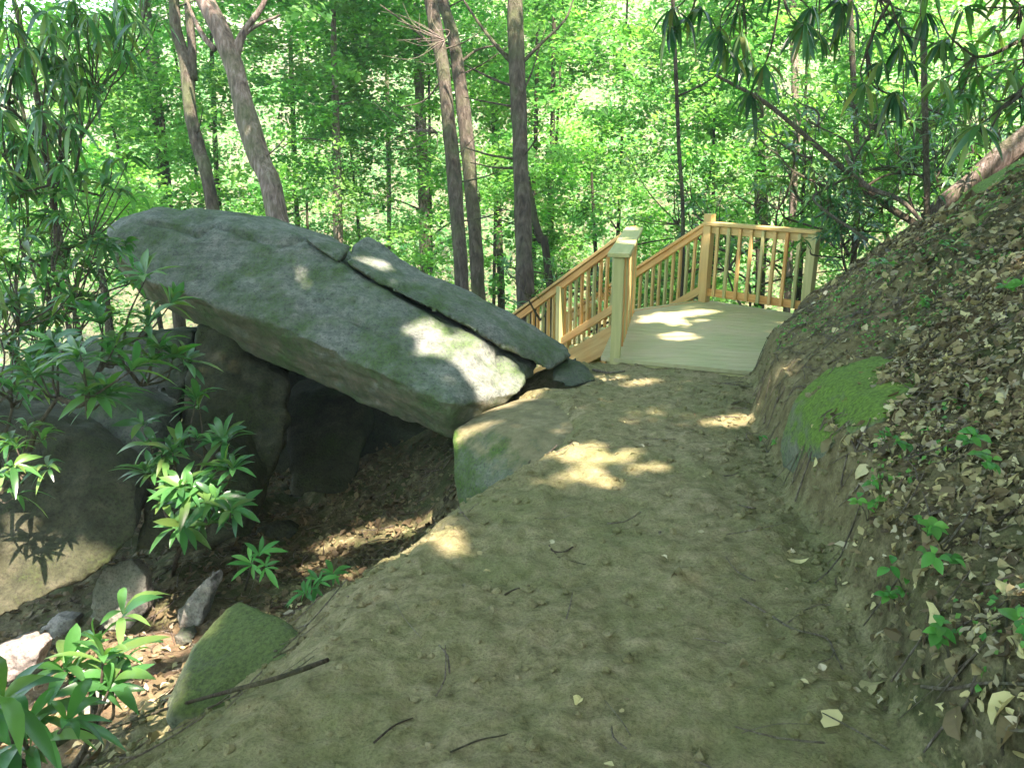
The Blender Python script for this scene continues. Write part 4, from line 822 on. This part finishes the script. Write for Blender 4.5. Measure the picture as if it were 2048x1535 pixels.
for q in range(2760):
    if q > 2600:
        x = rng.uniform(-.8, 1.8); y = rng.uniform(1.3, 6.3)
        if q % 3 and abs(fields(np.array([x]), np.array([y]))[0][0]) > .35: continue
    elif q < 1900:
        x = rng.uniform(1.2, 5.5); y = rng.uniform(1.1, 8.5); dr_, dl_ = fields(np.array([x]), np.array([y]))
        if dr_[0] < .05: continue
    else:
        x = rng.uniform(-3.6, 1.0); y = rng.uniform(1.3, 6.2); dr_, dl_ = fields(np.array([x]), np.array([y]))
        if dl_[0] < .15: continue
    a = rng.random() * 3.14; L = rng.uniform(.05, .28) * (1 if rng.random() < .9 else 1.8); dx, dy = math.cos(a) * L / 2, math.sin(a) * L / 2
    xs = np.array([x - dx, x + rng.normal() * .012, x + dx]); ys = np.array([y - dy, y + rng.normal() * .012, y + dy]); zs = ground(xs, ys, False) + .012 + np.array([rng.random() * .03, .012, rng.random() * .04])
    r_ = rng.uniform(.0015, .0045); tube(mb, np.stack([xs, ys, zs], -1), [r_, r_, r_ * .6], sides=4, n=5, c=(rng.random(), rng.random(), 0))
tag(link("twig_litter", mb.mesh("twig_litter"), M_STICK), "fine broken twigs scattered through the dead leaves", "twigs", kind='stuff')
def clods(n, seed, reg, size, mat, name, lab):
    rng = np.random.default_rng(seed); bm = bmesh.new(); bmesh.ops.create_icosphere(bm, subdivisions=1, radius=1); bv = np.array([v.co for v in bm.verts]); bf = np.array([[v.index for v in f.verts] for f in bm.faces]); bm.free()
    x = rng.uniform(reg[0], reg[1], n); y = rng.uniform(reg[2], reg[3], n); dr_, dl_ = fields(x, y); k = rng.random(n) < .16 + .6 * ss(dr_, -.45, -.02) + .5 * ss(dl_, -.1, .5); x, y = x[k], y[k]; n = len(x)
    s_ = size * (.3 + rng.random(n) ** 3 * 1.4); c = np.stack([x, y, ground(x, y) + s_ * .2], -1)
    V = bv[None] * (1 + .35 * rng.normal(size=(n, len(bv), 1)) * .6) * (s_[:, None, None] * np.array([1, 1, .7])) + c[:, None]
    F = (bf[None] + (np.arange(n) * len(bv))[:, None, None]).reshape(-1, 3); m_ = new_mesh(name, V.reshape(-1, 3), F, False, np.tile([[1., 0, 0]], (n * len(bv), 1)))
    tag(link(name, m_, mat), lab, "soil crumbs", kind='stuff')
clods(15000, 71, (-1.6, 2.4, 1.2, 6.8), .015, M_SOIL, "soil_crumbs", "crumbs and clods of loose soil on the trodden path")

n = 26000; x = rng.uniform(1.1, 6.5, n); y = rng.uniform(1.1, 10, n); dr_, dl_ = fields(x, y); k = (dr_ > .12) & (fbm(np.stack([x * 1.3, y * 1.3, x * 0], -1), 3, 91) > .18); x, y = x[k], y[k]
C = np.stack([x, y, ground(x, y) + .012 + .02 * rng.random(len(x))], -1); nn = ground_normal(x, y) + rng.normal(size=(len(x), 3)) * .4
V, F, cl = kite_leaves(C, nn, np.full(len(x), .026), .7, rng=rng); tag(link("ground_cover", new_mesh("ground_cover", V, F, False, cl), M_SEED), "tiny green leaves sprouting in patches through the bank's litter", "ground cover", kind='stuff')
def on_ground(us, lift=.012): return np.array([G(u, v) + V3((0, 0, lift)) for u, v in us])
def stick(name, lab, us, wpx, mat=M_STICK, lift=.012, side=(), cat="stick", group=None):
    p = on_ground(us, lift); base = p[0].copy(); mb = MB(); dd = float((p.mean(0) - CAM) @ FW)
    tube(mb, p - base, [wpx * dd / FPX / 2, wpx * dd / FPX / 2 * .55], sides=7, n=22, rough=.12)
    for sd in side: q = on_ground(sd, lift); tube(mb, q - base, [wpx * .6 * dd / FPX / 2, wpx * .3 * dd / FPX / 2], sides=5, n=12)
    return tag(link(name, mb.mesh(name), mat, None, base), lab, cat, group)
stick("long_stick", "long dark stick lying across the foot of the mossy wedge rock", [(660, 1362), (560, 1400), (440, 1430), (330, 1452), (180, 1505)], 10, M_DSTICK, .08)
stick("forked_twig", "pale forked twig on the path's right edge", [(1480, 1200), (1540, 1235), (1585, 1262), (1650, 1280), (1668, 1310), (1692, 1362)], 5, M_STICK, .012, [[(1575, 1250), (1620, 1220), (1660, 1215), (1690, 1240)], [(1668, 1305), (1660, 1322), (1636, 1330)]])
stick("tall_stem", "thin grey green stem leaning up the bank in the lower right corner", [(2000, 1530), (2003, 1400), (2008, 1290), (2012, 1180)], 7, M_DSTICK, .03)
stick("crossing_stick", "pale stick lying level across the thin stem in the lower right", [(1840, 1390), (1900, 1395), (1960, 1385), (2048, 1388)], 9, M_STICK, .03)
stick("brown_stick", "brown stick slanting down to the bottom edge at the right", [(1955, 1345), (1930, 1420), (1880, 1470), (1845, 1515)], 8, M_STICK, .02)
stick("bank_stick", "straight pale stick pointing down the bank in leaf litter", [(1830, 1052), (1822, 1085), (1812, 1110), (1798, 1142)], 6, M_STICK, .02)
stick("dark_root", "dark root running up the bank at the right edge", [(1890, 1108), (1930, 1080), (1990, 1050), (2060, 1010)], 9, M_DSTICK, .015)
stick("curved_twig", "thin curved twig lying below the yellow leaf on the bank", [(1815, 1280), (1860, 1282), (1920, 1258), (1990, 1225), (2050, 1170)], 5, M_STICK, .015)
stick("path_root", "short dark root showing in the middle of the path", [(1098, 1092), (1108, 1104), (1130, 1104), (1152, 1090)], 5, M_DSTICK, .004, [[(1108, 1104), (1120, 1125), (1108, 1145)], [(1115, 1115), (1150, 1125), (1172, 1130)]])
stick("path_root", "short dark stick jutting from the path's left shoulder", [(1010, 1190), (1030, 1180), (1060, 1172)], 5, M_DSTICK, .004)
stick("path_root", "long thin root along the bottom of the path", [(900, 1505), (960, 1480), (1010, 1470), (1060, 1448)], 4, M_DSTICK, .003)
stick("path_stick", "bent stick in loose soil at the bottom left of the path", [(748, 1490), (780, 1462), (800, 1450), (826, 1440)], 5, M_DSTICK, .01)
stick("bank_twig", "slim twig above the bright mossy rock", [(1650, 680), (1672, 690), (1695, 710)], 4, M_STICK, .02)
stick("pale_stick", "pale sunlit strip of wood on the boulder at the slab's foot", [(928, 838), (965, 820), (1005, 802), (1038, 790)], 14, M_STICK, .03)
stick("pale_stick", "pale stick on the soil before the deck's near corner", [(1185, 742), (1215, 748), (1250, 745)], 6, M_STICK, .015)
stick("bank_stick", "grey stick in leaf litter high on the bank", [(1700, 640), (1750, 600), (1790, 560)], 6, M_STICK, .02)
stick("bank_stick", "dry stick above the green seedlings on the bank", [(1800, 870), (1880, 850), (1960, 862)], 5, M_STICK, .02)
def one_leaf(name, lab, u, v, size, hue):
    p = G(u, v); Vv, Ff, cc_ = dead_leaves(np.array([p[0]]), np.array([p[1]]), np.array([size]), .008, .1, np.random.default_rng(int(u)), np.array([hue])); cc_[:, 1] = .8
    return tag(link(name, new_mesh(name, Vv - p, Ff, False, cc_), M_LITTER, None, p), lab, "fallen leaf", "fallen leaves lying apart")
for nm, lab, u, v, s_, h_ in [("fallen_leaf", "yellow brown leaf lying alone on the path near the bottom", 1158, 1407, .062, .5), ("fallen_leaf", "pale yellow leaf above the fallen twigs on the bank", 1880, 1240, .085, .5), ("fallen_leaf", "yellowed leaf on the bank below the bright mossy rock", 1640, 930, .09, .5), ("fallen_leaf", "pale leaf on the bank right of the yellowed one", 1725, 945, .085, .55),
                           ("fallen_leaf", "tan curled leaf at the path's right edge near the bottom", 1660, 1450, .07, .5), ("fallen_leaf", "yellow leaf at the far right above the crossing stick", 2010, 1440, .09, .5), ("fallen_leaf", "small pale leaf low on the path's right side", 1642, 1348, .035, .95), ("fallen_leaf", "pale leaf on bare soil in the bank's lower cut", 1595, 1130, .07, .5)]:
    one_leaf(nm, lab, u, v, s_, h_)
rng = np.random.default_rng(81)
def seedling(lab, u, v, L, n_=5, st=3):
    p = G(u, v); o = thing("seedling", lab, "seedling", p, "green seedlings on the bank"); fm, sm = MB(), MB()
    for q in range(st):
        t_ = V3(((rng.random() - .5) * .12, (rng.random() - .5) * .1, .05 + rng.random() * .04)); tube(sm, np.array([(0, 0, 0), t_ * .5 + V3((.005, 0, .01)), t_]), [.0025, .0018, .0012], sides=5, n=6)
        whorl(fm, t_, V3((rng.normal() * .3, -.3 + rng.normal() * .2, 1)), L, rng, n_, (0, .5), .3, (.1, .8), .6)
    link("foliage", fm.mesh("foliage"), M_SEED, o); link("stem", sm.mesh("stem"), M_STEM, o)
for lab, u, v, L in [("green seedling cluster left of the broad one on the bank", 1785, 918, .05), ("broad green seedling cluster on the bank near the right", 1925, 915, .06), ("lone green seedling leaf pair above the mossy hump", 1855, 1090, .05), ("bright green seedlings along the mossy hump", 1885, 1155, .055), ("green sprouts at the left of the mossy hump", 1810, 1195, .05),
                     ("green seedling high on the bank at the right edge", 2020, 598, .07), ("small green seedling above the littered slope's middle", 1850, 632, .06), ("tiny seedling on the bank beside the bright mossy rock", 1745, 985, .04), ("small green plant at the bottom right corner", 2030, 1300, .06), ("green seedling near the crest left of the pale litter", 1770, 545, .07), ("green sprout below the yellowed leaf on the bank", 1735, 1045, .045), ("pair of green sprouts under the straight pale stick", 1790, 1215, .045), ("small seedling right of the broad seedling cluster", 1985, 960, .05), ("green sprout low on the bank above the crossing stick", 1900, 1330, .05), ("faint seedling high on the slope right of the deck", 1905, 520, .06), ("green sprout left of the bright mossy rock's foot", 1535, 905, .035)]:
    seedling(lab, u, v, L)

# ------------------------------------------------------------------ thin forest haze
bm = bmesh.new(); bmesh.ops.create_cube(bm, size=1, matrix=Matrix.Translation((0, 90, 22)) @ Matrix.Diagonal((380, 250, 130, 1))); me = bpy.data.meshes.new("haze"); bm.to_mesh(me); bm.free()
m, t, b = mat_new("haze"); t.nodes.remove(b); pv = t.nodes.new("ShaderNodeVolumePrincipled"); pv.inputs["Color"].default_value = (.85, .95, .9, 1); pv.inputs["Density"].default_value = .0022; pv.inputs["Anisotropy"].default_value = .2
t.links.new(pv.outputs[0], t.nodes["Material Output"].inputs["Volume"]); hz = link("haze", me, m); hz['kind'] = 'stuff'; hz['label'] = 'thin pale haze between the trees'
SC.cycles.volume_bounces = 0
